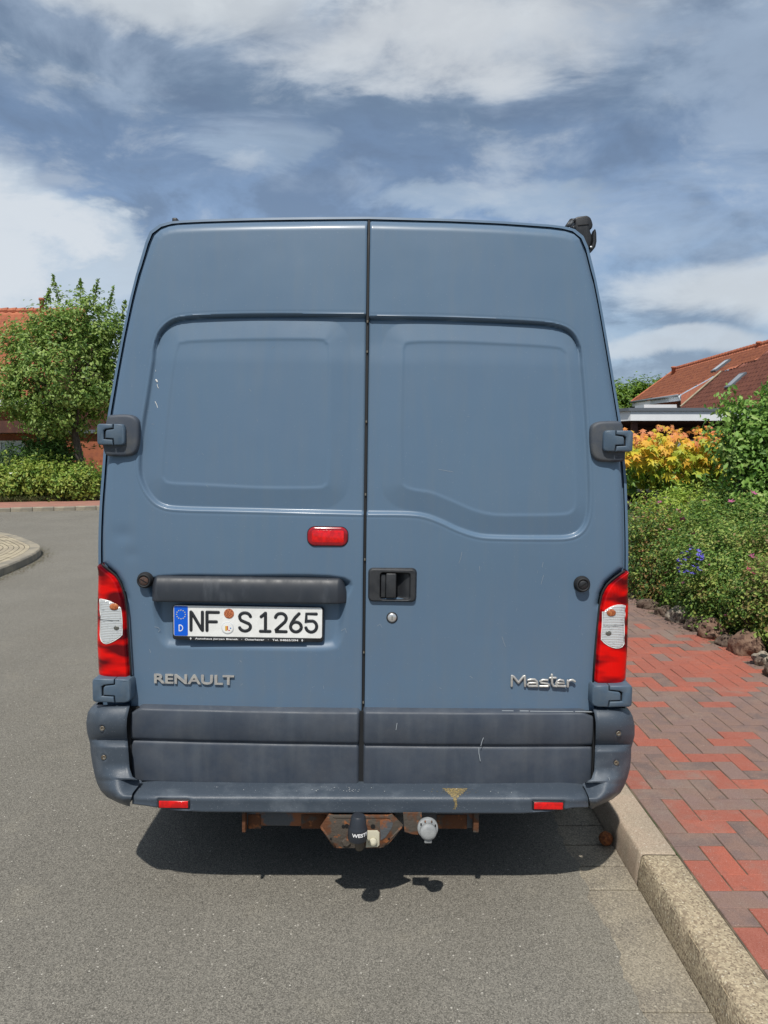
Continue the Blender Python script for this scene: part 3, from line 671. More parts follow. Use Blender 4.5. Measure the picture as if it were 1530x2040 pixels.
# corner bumpers
def corner_bumper(side):
    s = -1 if side == 'L' else 1
    if side == 'L':
        inner = [(1404, 259), (1412, 257), (1430, 253), (1450, 252), (1475, 254), (1500, 256), (1530, 258), (1548, 264), (1556, 283), (1566, 275), (1580, 264), (1600, 259), (1606, 259)]
        outer = [(1404, 190), (1410, 179), (1420, 173), (1440, 170), (1460, 172), (1474, 176), (1482, 178), (1500, 179), (1520, 182), (1540, 186), (1560, 191), (1575, 199), (1588, 212), (1598, 232), (1606, 254)]
    else:
        inner = [(1411, 1181), (1419, 1184), (1440, 1187), (1460, 1187), (1485, 1186), (1505, 1185), (1535, 1184), (1552, 1178), (1562, 1160), (1572, 1166), (1588, 1173), (1604, 1176), (1611, 1176)]
        outer = [(1411, 1248), (1417, 1257), (1427, 1262), (1445, 1266), (1465, 1266), (1480, 1262), (1490, 1259), (1508, 1259), (1528, 1257), (1548, 1252), (1565, 1246), (1580, 1237), (1592, 1222), (1600, 1204), (1610, 1182)]
    inner = np.array(inner, float); outer = np.array(outer, float)
    nz = 90; py = np.linspace(inner[0, 0], inner[-1, 0], nz)
    ipx = np.interp(py, inner[:, 0], inner[:, 1]); opx = np.interp(py, outer[:, 0], outer[:, 1])
    nu = 60; rows = []; cb0 = 1553 if side == 'L' else 1558
    top, cre, bot = py[0], (1474 if side == 'L' else 1483), py[-1]
    for p, ia, ob in zip(py, ipx, opx):
        if p < cre: f = (p - top) / (cre - top); y0 = -.018 - .040 * math.sin(math.pi * min(max(f, 0), 1)) ** .55
        else:
            f = (p - cre) / (bot - cre); y0 = -.018 - .034 * min(1, f * 9) ** .6 - .062 * float(sstep(f, .35, .85)) + .05 * float(sstep(f, .9, 1.0))
        xi, zi = VP(ia, p, y0); xo, zo = VP(ob, p, .02); z = (zi + zo) / 2
        zi = z
        row = []
        rr = .075
        for k in range(nu):
            u = k / (nu - 1)
            if u < .72:                                  # rear face with growing roundness
                t = u / .72; y = y0 + (.02 - y0) * t ** 4.2
                if p > cb0:
                    q_ = (p - cb0) / 33; ys_ = -.02 - .095 * min(max(q_, 0), 1) + .05 * float(sstep(q_, 1.15, 1.6)); kk = float(sstep(t, 0, .55)) ; y = y * kk + ys_ * (1 - kk)
                elif k < 5: y += .006 * (1 - k / 4) ** 2
                x, z = VP(ia + (ob - ia) * (1 - (1 - t) ** 1.15) * .985, p, y)
            else:                                        # side face
                t = (u - .72) / .28; z = zo; x = xo * (1 - .004 * t) if t < .8 else xo * (1 - .004 * t - .03 * (t - .8) / .2); y = .02 + t * .42
                if t < .12: x = xi + (xo - xi) * (.985 + .015 * t / .12)
            row.append((x, y, z))
        rows.append(row)
    P = np.array(rows)
    # screw recesses
    scr = [(204, 1451), (206, 1510)] if side == 'L' else [(1232, 1461), (1228, 1520)]
    cs = []
    for (px, pz) in scr:
        x, z = VP(px, pz, -.045); d = np.hypot(P[:, :44, 0] - x, P[:, :44, 2] - z); P[:, :44, 1] += .012 * (1 - sstep(d, .006, .013))
        j = d.argmin(); yy = P[:, :44, 1].ravel()[j]; cs.append((x, yy, z))
    o = grid_obj('corner_bumper', P, M_BUMP, van); o['label'] = ('left' if s < 0 else 'right') + ' corner of the rear bumper'
    for (x, yy, z) in cs:
        MB().lathe([(.0125, 0), (.0125, .0025), (.0105, .0035), (.0095, .0)], (x, yy - .008, z), (0, -1, 0), 20).build('screw_cup', M_PLAST, o, True)
        q = MB().lathe([(.0095, 0), (.0095, .002), (.008, .0035), (.0045, .0035), (.002, .001)], (x, yy - .009, z), (0, -1, 0), 16).build('screw', M_SCREW, o, True)
    return o
cbl = corner_bumper('L'); cbr = corner_bumper('R')
scuff([(1213, 1549), (1215, 1556), (1214, 1562)], -.07, .0012, M_SCR, cbr)

# step bumper (middle piece)
def step_bumper():
    nx = 300; pxs = np.linspace(263, 1172, nx)
    rows = []
    for px in pxs:
        e = min(px - 263, 1172 - px)
        dy = (px - 263) / 909 * 3.5
        topy, edge = 1560 + dy + 1, 1586 + dy * .7
        bot = np.interp(px, [263, 300, 330, 400, 700, 1040, 1110, 1140, 1172], [1601, 1606, 1612, 1617, 1619, 1620, 1615, 1609, 1608])
        yo = -.125 + .03 * (1 - min(1, e / 60)) ** 2
        lean = 18 * max(0, 1 - e / 26)          # slanted seam to the corner piece
        z_top = VP(px, topy, -.02)[1]; z_e = VP(px, edge, yo)[1]; z_b = VP(px, bot, yo + .01)[1]
        x0, x1, x2 = [VP(px, q, yy)[0] for q, yy in ((topy, -.02), (edge, yo), (bot, yo))]
        z_top = z_e + .003
        row = [(x0, .02, z_top), (x0, -.02, z_top), (x0 * .5 + x1 * .5, yo * .5, z_top), (x1, yo + .022, z_e + .001), (x1, yo + .010, z_e - .002), (x1, yo + .003, z_e - .006), (x1, yo, z_e - .013)]
        for t in np.linspace(.2, 1, 9):
            row.append((x1 + (x2 - x1) * t, yo + .001 * math.sin(t * 3), z_e - .013 + (z_b + .006 - z_e + .013) * t))
        row += [(x2, yo + .003, z_b + .002), (x2, yo + .010, z_b), (x2, yo + .09, z_b + .004), (x2, .0, z_b + .008)]
        rows.append(row)
    P = np.array(rows)
    for (c0, c1, cz0, cz1) in ((316, 376, 1594, 1610), (1063, 1122, 1597, 1613)):   # reflector pockets
        xa, zt = VP(c0, cz0, -.12); xb, zb = VP(c1, cz1, -.12)
        x, z = P[..., 0], P[..., 2]; q = np.maximum.reduce([xa - x, x - xb, z - zt, zb - z]); front = P[..., 1] < -.08
        P[..., 1] += np.where(front, .010 * (1 - sstep(q, .001, .008)), 0)
    o = grid_obj('step_bumper', P, M_BUMP, van)
    for (c0, c1, cz0, cz1) in ((317, 375, 1595, 1609), (1064, 1121, 1598, 1612)):
        xa, zt = VP(c0, cz0, -.122); xb, zb = VP(c1, cz1, -.122)
        rbox('reflector_surround', (xa - .005, -.123, zb - .004), (xb + .005, -.10, zt + .004), .003, M_BLACK, o)
        rbox('reflector', (xa, -.1262, zb), (xb, -.11, zt), .0015, M_REFL, o)
    return o
stepb = step_bumper()
# ochre splash and bird droppings on the step
def splash():
    m = MB(); cx, cy0 = 905, 1577
    r_ = random.Random(3)
    blob = smooth_poly([(880, 1572), (893, 1571), (908, 1570), (926, 1571), (929, 1580), (922, 1588), (914, 1590), (911, 1596), (906, 1596), (901, 1590), (892, 1586), (884, 1580)], 4)
    def top(px, py):      # on the step's upper face
        x, y, z = AT(px, py, VY - .07); return None
    zt = None
    def on_top(px, py):
        d = ray(px, py); z0 = ZSTEP; t = (z0 - CAM_H) / d[2]; X, Y = d[0] * t, d[1] * t
        return ((X - VXC) * cr_ - z0 * sr_, Y - VY)
    zc = ZL + .0015
    me = stepb.data; co = np.empty(len(me.vertices) * 3, np.float32); me.vertices.foreach_get('co', co); Pb = co.reshape(300, -1, 3)[195:235, 1:14]
    V_, F_ = [], []; n = 7
    for i in range(Pb.shape[0] - 1):
        for j in range(Pb.shape[1] - 1):
            q = Pb[i, j], Pb[i + 1, j], Pb[i + 1, j + 1], Pb[i, j + 1]
            for a_ in range(2):
                for b_ in range(n):
                    def bl(u, w_): return (q[0] * (1 - u) + q[1] * u) * (1 - w_) + (q[3] * (1 - u) + q[2] * u) * w_
                    cs = [bl(a_ / 2, b_ / n), bl((a_ + 1) / 2, b_ / n), bl((a_ + 1) / 2, (b_ + 1) / n), bl(a_ / 2, (b_ + 1) / n)]; c = sum(cs) / 4
                    X, Y, Z = c[0] * cr_ + c[2] * sr_ + VXC, c[1] + VY, -c[0] * sr_ + c[2] * cr_; px, py = PROJ(X, Y, Z)
                    from mathutils import noise
                    wob = 3.2 * noise.noise(Vector((px * .16, py * .16, 0))) + 2.5 * noise.noise(Vector((px * .5, py * .5, 3)))
                    half = 25 - max(0, py - 1571) * 1.15 if py < 1586 else max(1.8, 8.5 - (py - 1586) * .8)
                    if py > 1570 and abs(px - 907) < half + wob and py < 1613:
                        k0 = len(V_); V_ += [tuple(p + np.array((0, -.0006, .0006))) for p in cs]; F_.append((k0, k0 + 1, k0 + 2, k0 + 3))
    m.add(V_, F_)
    for k in range(90):
        px = r_.gauss(905, 24); py = r_.uniform(1570, 1586); x, y = on_top(px, py)
        if y < -.108: continue
        r0 = r_.uniform(.0006, .0022); m.lathe([(r0, 0), (r0 * .7, .0006)], (x, y, zc - .0002), (0, 0, 1), 6)
    m.build('ochre_splash', M_SPLAT, stepb, True)['kind'] = 'stuff'
    m = MB()
    for k in range(60):
        px = r_.choice([r_.gauss(690, 30), r_.uniform(400, 1160)]); py = r_.uniform(1570, 1584); x, y = on_top(px, py)
        if y < -.105: continue
        r0 = r_.uniform(.0006, .0018); m.lathe([(r0, 0), (r0 * .6, .0005)], (x, y, zc - .0002), (0, 0, 1), 6)
    m.build('dried_specks', M_DROP, stepb, True)['kind'] = 'stuff'
_p = VP(905, 1587.7, -.125); ZL = _p[1] + .0025; ZSTEP = ZL - .003
splash()

# tail lamps
def tail_lamp(side):
    s = -1 if side == 'L' else 1
    if side == 'L':
        inn = [(1124, 200), (1131, 208), (1138, 217), (1147, 228), (1156, 234), (1165, 239), (1178, 243), (1190, 247), (1205, 249), (1220, 251), (1270, 254), (1330, 258), (1354, 259)]
        out = [(1124, 196), (1200, 193.5), (1280, 193), (1340, 196), (1354, 199)]
    else:
        inn = [(1137, 1248), (1143, 1239), (1150, 1229), (1157, 1220), (1165, 1212), (1174, 1206), (1185, 1201), (1198, 1198), (1210, 1196), (1260, 1191), (1310, 1187), (1363, 1184)]
        out = [(1137, 1251.5), (1210, 1252.5), (1300, 1250), (1350, 1247), (1363, 1242)]
    inn = np.array(inn, float); out = np.array(out, float)
    nz, nu = 300, 90; py = np.linspace(inn[0, 0], inn[-1, 0], nz); rows = []
    for i, p in enumerate(py):
        xi, z1 = VP(np.interp(p, inn[:, 0], inn[:, 1]), p, -.004); xo, z2 = VP(np.interp(p, out[:, 0], out[:, 1]), p, .02)
        z = (z1 * .0 + z2 * 1.0); wdt = abs(xo - xi); row = []
        for k in range(nu):
            u = k / (nu - 1)
            if u < .8:
                t = u / .8; th = min(1, t * wdt / .012)
                y = .016 - .030 * math.sin(th * math.pi / 2) + .038 * t ** 5
                x = xi + (xo - xi) * (1 - (1 - t) ** 1.05)
                if .012 < t * wdt < wdt * .93 and 4 < i < nz - 6: y += .0007 * math.sin(x * 2 * math.pi / .0052) * min(1, (t * wdt - .012) / .006)
            else:
                t = (u - .8) / .2; x = xo; y = .024 + .10 * t
            row.append((x, y, z + .0 * u))
        rows.append(row)
    P = np.array(rows); P[:3, :, 1] += .012; P[-3:, :, 1] += .010
    P[0, :, 1] += .01; P[-1, :, 1] += .01
    o = grid_obj('tail_lamp', P, M_LENS, van); o['label'] = ('left' if s < 0 else 'right') + ' tail lamp'
    # dark red inner border + black seal along the inner edge
    e = [VP(b - s * 1.2, a_, -.006) for a_, b in inn]; MB().tube([(x, .002, z) for x, z in e], .0035, 8).build('lamp_seal', M_RUB, o, True)
    # clear insert
    if side == 'L':
        C = [(150, 605), (200, 603), (260, 610), (310, 624), (345, 642), (400, 674), (445, 705), (456, 760), (463, 830), (466, 900), (469, 980), (468, 1050), (430, 1085), (380, 1118), (320, 1150), (262, 1168), (222, 1160), (190, 1140), (172, 1105), (165, 1060), (170, 960), (174, 880), (172, 800), (160, 740), (152, 660)]
        C = [(170 + a_ / 6.37, 1100 + b / 6.37) for a_, b in C]
    else:
        C = [(600, 600), (545, 584), (480, 582), (430, 592), (380, 612), (330, 642), (280, 682), (276, 780), (270, 880), (262, 970), (256, 1050), (300, 1095), (350, 1130), (400, 1152), (450, 1166), (500, 1170), (550, 1155), (585, 1122), (586, 1000), (588, 860), (596, 720)]
        C = [(1160 + a_ / 6.8, 1120 + b / 6.8) for a_, b in C]
    C = [(max(px, 195.5) if s < 0 else min(px, 1250.5), py_) for px, py_ in C]
    poly = np.array([VP(a_, b, -.016) for a_, b in C])
    x0, x1 = poly[:, 0].min() - .002, poly[:, 0].max() + .002; z0, z1 = poly[:, 1].min() - .002, poly[:, 1].max() + .002
    gx, gz = np.meshgrid(np.linspace(x0, x1, 76), np.linspace(z0, z1, 150)); G = np.stack([gx, gz], -1)
    sd_ = sdf(G, poly).reshape(gx.shape)
    # surface follows the lamp
    xout = poly[:, 0].max() if s > 0 else poly[:, 0].min(); du = np.abs(gx - xout) / .10
    def lens_y(x, z):
        i = int(np.abs(P[:, 40, 2] - z).argmin()); q = P[i, :73]; xs_ = q[:, 0] * s; return float(np.interp(x * s, xs_, q[:, 1]))
    Y = np.array([[lens_y(gx[i, j], gz[i, j]) for j in range(gx.shape[1])] for i in range(gx.shape[0])]) - .0030
    k3 = np.ones(5) / 5; Y = np.apply_along_axis(lambda r0: np.convolve(np.pad(r0, 2, 'edge'), k3, 'valid'), 1, Y)
    Y += .0005 * np.sin(gz * 2 * math.pi / .0062) + .0003 * np.sin(gx * 2 * math.pi / .007)
    Y += .003 * sstep(sd_, -.004, .001)
    Pg = np.stack([gx, Y, gz], -1); Fq = grid_faces(*gx.shape); keep = (sd_.ravel()[Fq] < .0008).all(1)
    me = np_mesh('clear_lens', Pg.reshape(-1, 3), Fq[keep]); bm = bmesh.new(); bm.from_mesh(me)
    bmesh.ops.delete(bm, geom=[v for v in bm.verts if not v.link_faces], context='VERTS'); bm.to_mesh(me); bm.free()
    link('clear_lens', me, M_CLR, o, True)
    MB().tube([(x, lens_y(x, z) - .0012, z) for x, z in list(poly) + [poly[0]]], .0013, 6).build('lens_rim', M_WHITE, o, True)
    for (cx, cy, r, mt, nm) in (((227, 1209, .0145, M_AMB, 'amber_bulb'), (231.5, 1251, .0085, M_BULB, 'white_bulb')) if side == 'L' else ((1218, 1221, .0145, M_AMB, 'amber_bulb'), (1212.5, 1262, .0095, M_BULB, 'white_bulb'))):
        x, z = VP(cx, cy, -.019); bm = bmesh.new(); bmesh.ops.create_uvsphere(bm, u_segments=16, v_segments=10, radius=r)
        yq = lens_y(x, z) - .004
        for v in bm.verts: v.co = Vector((v.co.x * 1.15 + x, v.co.y * .22 + yq, v.co.z * .9 + z))
        finish(bm, nm, mt, o)
    x, z = VP(np.mean([c[0] for c in C]), 1236 if side == 'L' else 1247, -.02); hw = (poly[:, 0].max() - poly[:, 0].min()) * .44
    MB().tube([(x + q * hw, lens_y(x + q * hw, z) - .0035, z) for q in np.linspace(-.95, .95, 9)], .0011, 6).build('lens_divider', M_BULB, o, True)
    # lamp body behind
    m = MB(); zt, zb = P[0, 0, 2], P[-1, 0, 2]
    xi = max(P[-1, 0, 0], P[-1, -1, 0]) if s < 0 else min(P[-1, 0, 0], P[-1, -1, 0])
    xo = P[150, -1, 0]; a_, b = sorted((xi + s * .02, xo - s * .006)); m.box((a_, .02, zb), (b, .08, zt - .1)); m.build('lamp_housing', M_BLACK, o)
    return o
tail_lamp('L'); tail_lamp('R')

# hinges
def hinge(px0, py0, px1, py1, y0, y1, lock_side, name='door_hinge', dark=False, lab=None):
    """two interlocking leaves with a stepped gap; lock_side +1: gap opens to the right"""
    x0, zt = VP(px0, py0, y0); x1, zb = VP(px1, py1, y0); W_, H_ = x1 - x0, zt - zb
    if lock_side < 0: X = lambda u: x0 + u * W_
    else: X = lambda u: x1 - u * W_
    Z = lambda v: zb + v * H_
    g = .0012; gu = g / W_ * 1.3; gv = g / H_ * 1.6
    path = [(.60, 1.0), (.60, .78), (.35, .73), (.29, .66), (.29, .30), (.585, .28), (.60, 0.0)]
    def rc(pts): return [(X(u), Z(v)) for u, v in pts]
    A = [(.0, .10), (.05, .02), (.09, 0)] + [(u - gu, v - gv * 0) for u, v in path[::-1]] + [(.09, 1), (.04, .97), (.0, .86)]
    A = [(.0, .12), (.02, .04), (.09, 0), (.60 - gu, 0), (.585 - gu, .28 - gv), (.29 - gu * 2, .30 - gv), (.29 - gu * 2.2, .66 + gv), (.35 - gu, .73 + gv), (.60 - gu, .78 + gv), (.60 - gu, 1), (.10, 1), (.03, .96), (.0, .86)]
    B = [(.60 + gu, 0), (.86, 0), (.96, .04), (1, .16), (1, .84), (.96, .96), (.86, 1), (.60 + gu, 1), (.60 + gu, .78 - gv), (.35 + gu, .73 - gv), (.29 + gu * 2.5, .66 - gv), (.29 + gu * 1.5, .30 + gv), (.585 + gu, .28 + gv)]
    core = [(.04, .06), (.95, .06), (.95, .94), (.04, .94)]
    c = prism(name, rc(core), y0 + .010, y1, M_DARK, van)
    if lab: c['label'] = lab
    m_ = mat('hinge_paint', (.070, .108, .155), .45, spec=.4, var=(.085, .12, .16), vscale=25, bump=.0004, bscale=400)
    curve = lambda co: Vector((co.x, co.y + .9 * max(0, (abs(co.x - (x0 + x1) / 2) / W_ - .30)) ** 2 * W_ * 2.2 + .6 * max(0, abs(co.z - (zt + zb) / 2) / H_ - .38) ** 2 * H_ * 3, co.z))
    prism('hinge_leaf', rc(A), y0, y1, m_, c, bev=.0045, seg=3, conv=curve)
    prism('hinge_leaf', rc(B), y0, y1, m_, c, bev=.0045, seg=3, conv=curve)
    return c
# upper: dark U shaped base plates
def hinge_base(pts, slot, y_f, ctr):
    P = [VP(a_, b, y_f) for a_, b in pts]
    prism('hinge_cover', P, y_f, .12, M_HPL, van, bev=.012, seg=4)
# covers sit close to the sheet metal
hinge_base(smooth_poly([(213, 830), (222, 826), (250, 825), (264, 828), (273, 836), (276, 848), (276, 875), (273, 895), (266, 905), (252, 909), (228, 909), (212, 908), (206, 900), (205, 888), (206, 860), (209, 845)], 2), None, .014, None)
hinge_base(smooth_poly([(1238, 840), (1225, 838), (1198, 839), (1186, 843), (1179, 850), (1177, 862), (1177, 885), (1180, 905), (1188, 916), (1202, 920), (1225, 920), (1243, 919), (1247, 910), (1247, 890), (1244, 865), (1241, 848)], 2), None, .014, None)
hinge(191, 844, 248, 887, -.006, .04, -1, lab='upper left door hinge')
hinge(1204, 857, 1262, 900, -.006, .04, 1, lab='upper right door hinge')
hinge(181, 1353, 259, 1401, -.046, .05, -1, lab='lower left door hinge')
hinge(1182, 1366, 1261, 1410, -.046, .05, 1, lab='lower right door hinge')

# number plate lamp bar
def lamp_bar():
    a_ = VP(297, 1200, -.03); b = VP(691, 1204, -.03); x0, x1 = a_[0], b[0]; zb = (a_[1] + b[1]) / 2; zt = VP(480, 1150, -.01)[1]
    nx, nz = 200, 26; rows = []
    for i in range(nx):
        f = i / (nx - 1); x = x0 + f * (x1 - x0); dl, dr = x - x0, x1 - x
        h = (zt - zb); hh = h
        if dr < .034: hh = h * math.sqrt(max(0.0, 1 - ((.034 - dr) / .034) ** 2) + 1e-6)
        if dl < .022: hh = h * (.35 + .65 * math.sqrt(max(0.0, 1 - ((.022 - dl) / .022) ** 2)))
        dep = .036 * min(1, (min(dl / .02, dr / .035) + .02)) ** .5
        row = []
        for k in range(nz):
            t = k / (nz - 1) * math.pi / 2
            row.append((x, .012 - dep * math.sin(t) ** .8, zb + .006 + (hh - .006) * math.cos(t) ** .9))
        row += [(x, .012 - dep * .98, zb + .002), (x, .012 - dep * .9, zb), (x, .03, zb + .004)]
        rows.append(row)
    P = np.array(rows); o = grid_obj('plate_lamp_bar', P, M_BAR, door_L)
    q = P[0]; MB().add([tuple(p) for p in q] + [(x0, .03, zt - .005)], [(i, (i + 1) % len(q), len(q)) for i in range(len(q))]).build('bar_end', M_BAR, o)
lamp_bar()

# number plate
def number_plate():
    yf = -.004
    tl, tr, bl, br = VP(345, 1203, yf), VP(645, 1208, yf), VP(343, 1274, yf), VP(643, 1281, yf)
    cx, cz = (tl[0] + tr[0] + bl[0] + br[0]) / 4, (tl[1] + tr[1] + bl[1] + br[1]) / 4
    ang = math.atan2(tr[1] - tl[1], tr[0] - tl[0])
    Wp, Hp = .530, .119
    fr = prism('number_plate', rrect(-Wp / 2, -Hp / 2 - .004, Wp / 2, Hp / 2, .010), 0, .016, M_BLACK, door_L, bev=.003)
    fr.scale = (1.037, 1, 1.03); fr.location = (cx, yf, cz); fr.rotation_euler = (0, -ang, 0); fr['label'] = 'white licence plate in a black dealer frame'
    def mm(x, z): return (x / 1000 - .260, z / 1000 - .050)
    prism('plate_sheet', rrect(*mm(0, 0), *mm(520, 110), .008), -.0022, .001, M_WHITE, fr, bev=.0008)
    x0, z0 = mm(2, 2); x1, z1 = mm(50, 108)
    prism('plate_border', rrect(x0 - .0005, z0 - .0005, *mm(518, 108), .007), -.00245, -.002, M_WHITE, fr)
    prism('blue_band', rrect(x0, z0, x1, z1, .005), -.0032, -.002, M_PBLUE, fr)
    m = MB()
    for k in range(12):
        t = k / 12 * 2 * math.pi; m.lathe([(.0022, 0), (.0016, .0006)], (mm(26, 0)[0] + .0155 * math.cos(t), -.0033, mm(0, 78)[1] + .0155 * math.sin(t)), (0, -1, 0), 5)
    m.build('star_ring', M_YEL, fr)
    def strokes(name, L, x0, w_, z0=18, h=75, r=5.6, mt=M_CHAR, y=-.0036):
        m = MB()
        for P in L:
            m.stroke([(mm(x0 + u * w_, 0)[0], y, mm(0, z0 + v * h)[1]) for u, v in P], r / 1000, .28, (0, 1, 0), 8)
        return m.build(name, mt, fr, True)
    def arc(cx, cy, rx, ry, a0, a1, n=10): return [(cx + rx * math.cos(R(a0 + (a1 - a0) * i / n)), cy + ry * math.sin(R(a0 + (a1 - a0) * i / n))) for i in range(n + 1)]
    def st(L): return [[(.1 + .8 * u, .067 + .866 * v) for u, v in P] for P in L]
    G = 'plate_character'
    strokes(G, st([[(0, 0), (0, 1)], [(0, 1), (.10, .93), (.9, .07), (1, 0)], [(1, 0), (1, 1)]]), 56, 50)
    strokes(G, st([[(0, 0), (0, 1)], [(0, 1), (1, 1)], [(0, .48), (.82, .48)]]), 112, 50)
    S = [(1, .80)] + arc(.5, .76, .5, .24, 10, 170, 8)[0:] + [(.04, .68), (.15, .58), (.5, .49), (.86, .40), (.99, .30)] + arc(.5, .24, .5, .24, 0, -165, 10)
    strokes(G, st([S]), 226, 48)
    strokes(G, st([[(.12, .80), (.55, 1)], [(.55, 1), (.55, 0)], [(.05, 0), (1.0, 0)]]), 298, 44)
    strokes(G, st([arc(.5, .74, .5, .26, 172, -20, 12) + [(.88, .54), (0, .06), (0, 0), (1, 0)]]), 352, 47)
    strokes(G, st([[(.78, 1), (.42, .78), (.08, .46), (0, .30)] + arc(.5, .27, .5, .27, 180, 360, 12) + arc(.5, .27, .5, .27, 0, 165, 8)]), 405, 47)
    strokes(G, st([[(.95, 1), (.05, 1), (.03, .52)] + [(.2, .60)] + arc(.5, .31, .5, .31, 75, -165, 14)]), 458, 48)
    strokes('country_letter', [[(0, 0), (0, 1)], [(0, 1), (.45, 1), (.85, .8), (1, .5), (.85, .2), (.45, 0), (0, 0)]], 19.5, 13, 19, 21, 1.7, M_TEXTW, -.0036)
    # seals
    cx_, cz_ = mm(194, 84); MB().lathe([(.0175, 0), (.0175, .001), (.015, .0014), (.004, .0016)], (cx_, -.0028, cz_), (0, -1, 0), 28).build('round_orange_seal', mat('orange_seal', (.55, .18, .07), .6, var=(.22, .05, .02), vscale=260, vfac=(.45, .55)), fr)
    cx_, cz_ = mm(189, 33); s_ = MB().lathe([(.0215, 0), (.0215, .001), (.020, .0014)], (cx_, -.0028, cz_), (0, -1, 0), 28).build('round_white_seal', mat('seal_silver', (.58, .6, .62), .4), fr)
    MB().lathe([(.0185, 0), (.0185, .0004), (.0175, .0005)], (cx_, -.0042, cz_), (0, -1, 0), 28).build('seal_face', M_WHITE, fr)
    my, mb_, mr_ = mat('seal_gold', (.65, .38, .06), .5), mat('seal_blue', (.08, .22, .5), .5), mat('seal_red', (.5, .05, .04), .5)
    MB().box((cx_ - .008, -.0052, cz_ - .010), (cx_ - .001, -.0046, cz_ + .007)).build('seal_shield', my, fr)
    MB().box((cx_ - .001, -.0052, cz_ - .008), (cx_ + .002, -.0046, cz_ + .007)).build('seal_shield', mr_, fr)
    MB().box((cx_ + .003, -.0052, cz_ - .010), (cx_ + .009, -.0046, cz_ - .007)).build('seal_shield', mr_, fr)
    MB().lathe([(.003, 0), (.002, .0008)], (cx_ + .011, -.0046, cz_ - .001), (0, -1, 0), 8).build('seal_star', mb_, fr)
    # dealer strip
    x0, z1 = mm(50, -1.0); x1, z0 = mm(463, -14)
    prism('dealer_strip', rrect(x0, z0, x1, z1, .001), -.004, .001, M_BLACK, fr, bev=.0008)
    zc0, zc1 = z0 + .0035, z1 - .0030
    text_mesh('Autohaus Jürgen Bienek', mm(75, 0)[0], mm(227, 0)[0], zc0 - .0012, zc1, -.0042, .0004, M_TEXTW, 'dealer_lettering', fr, bold=.02)
    text_mesh('Osterhever', mm(250, 0)[0], mm(318, 0)[0], zc0, zc1, -.0042, .0004, M_TEXTW, 'dealer_lettering', fr, bold=.02)
    text_mesh('Tel. 04865/394', mm(346, 0)[0], mm(437, 0)[0], zc0 - .0004, zc1, -.0042, .0004, M_TEXTW, 'dealer_lettering', fr, bold=.02)
    m = MB()
    for x in (239, 332): m.lathe([(.0011, 0), (.001, .0004)], (mm(x, 0)[0], -.0042, (zc0 + zc1) / 2), (0, -1, 0), 8)
    for x in (60, 451):
        c = mm(x, 0)[0]; m.add([(c - .004, -.0044, zc0 + .003), (c + .004, -.0044, zc0 + .003), (c, -.0044, zc1 + .001)], [(0, 1, 2)]); m.box((c - .001, -.0044, zc0 - .001), (c + .001, -.0041, zc0 + .0029))
    m.build('dealer_marks', M_TEXTW, fr)['kind'] = 'stuff'
number_plate()

# badges
def badges():
    y = -.001
    x0, z1 = VD(308, 1340); x1, z0 = VD(467, 1364)
    zz = (VD(308, 1341)[1] + VD(467, 1345)[1]) / 2; zb = (VD(308, 1360)[1] + VD(467, 1364)[1]) / 2
    o = text_mesh('RENAULT', x0, x1, zb, zz, float(ybase(x1, 1)) - .0010, .0065, M_CHROME, 'maker_badge', door_L, bold=.022)
    yb = float(ybase(.52, 1)) - .003
    for v in o.data.vertices: v.co.y += float(ybase(v.co.x, 1)) - float(ybase(x1, 1))
    def BX(u, v):      # crop coordinates of the badge
        x, z = VD(990 + u / 7.65, 1320 + v / 7.65); return (x, yb, z)
    m = MB()
    for P in ([(222, 352), (226, 200)], [(226, 200), (245, 205), (325, 300)], [(325, 300), (400, 205), (420, 200)], [(420, 200), (424, 352)],
              [(470, 262), (510, 250), (570, 250), (600, 275), (608, 350)], [(605, 302), (480, 305), (460, 330), (480, 352), (608, 350)],
              [(760, 258), (690, 255), (650, 275), (665, 300), (760, 312), (790, 330), (770, 352), (650, 352)],
              [(828, 175), (830, 300), (850, 345), (900, 348)], [(800, 225), (885, 222)],
              [(895, 302), (1020, 300), (1000, 262), (950, 250), (905, 275), (893, 310), (920, 345), (1030, 348)],
              [(1070, 350), (1068, 262)], [(1068, 285), (1100, 255), (1140, 250), (1172, 272)]):
        m.stroke([BX(*p) for p in P], .0047, .9, (0, 1, 0), 8)
    m.build('model_badge', M_CHROME, door_R, True)
badges()

# rubber stops, lock, third brake lamp
def stop(px, py, face, par):
    x, z = VD(px, py, -.03); yb = float(ybase(x, z))
    o = MB().lathe([(.030, 0), (.030, .004), (.026, .008), (.0255, .021), (.0235, .025), (.019, .025), (.0175, .020), (.0, .020)], (x, yb - .001, z), (0, -1, 0), 32).build('rubber_stop', M_RUB, par, True)
    MB().lathe([(.0165, 0), (.0165, .003), (.0155, .004), (.003, .004)], (x, yb - .020, z), (0, -1, 0), 24).build('stop_disc', face, o, True)
    MB().box((x - .013, yb - .0250, z - .0016), (x + .013, yb - .0242, z + .0016), rot=Matrix.Rotation(R(30 if px < 700 else -35), 3, 'Y')).build('slot', M_DARK, o)
stop(285, 1158, M_RSCREW, door_L); stop(1163, 1166, M_BLACK, door_R)
x, z = VD(781, 1230); yb = float(ybase(x, z))
lk = MB().lathe([(.0205, 0), (.0205, .002), (.0185, .0035), (.0175, .0035), (.0175, .001)], (x, yb - .001, z), (0, -1, 0), 28).build('door_lock', M_BLACK, door_R, True)
MB().lathe([(.0165, 0), (.0165, .004), (.013, .0065), (.004, .007)], (x, yb - .001, z), (0, -1, 0), 28).build('lock_cylinder', M_STEEL, lk, True)
MB().box((x - .0010, yb - .0088, z - .007), (x + .0010, yb - .0078, z + .006)).build('keyhole', M_DARK, lk)
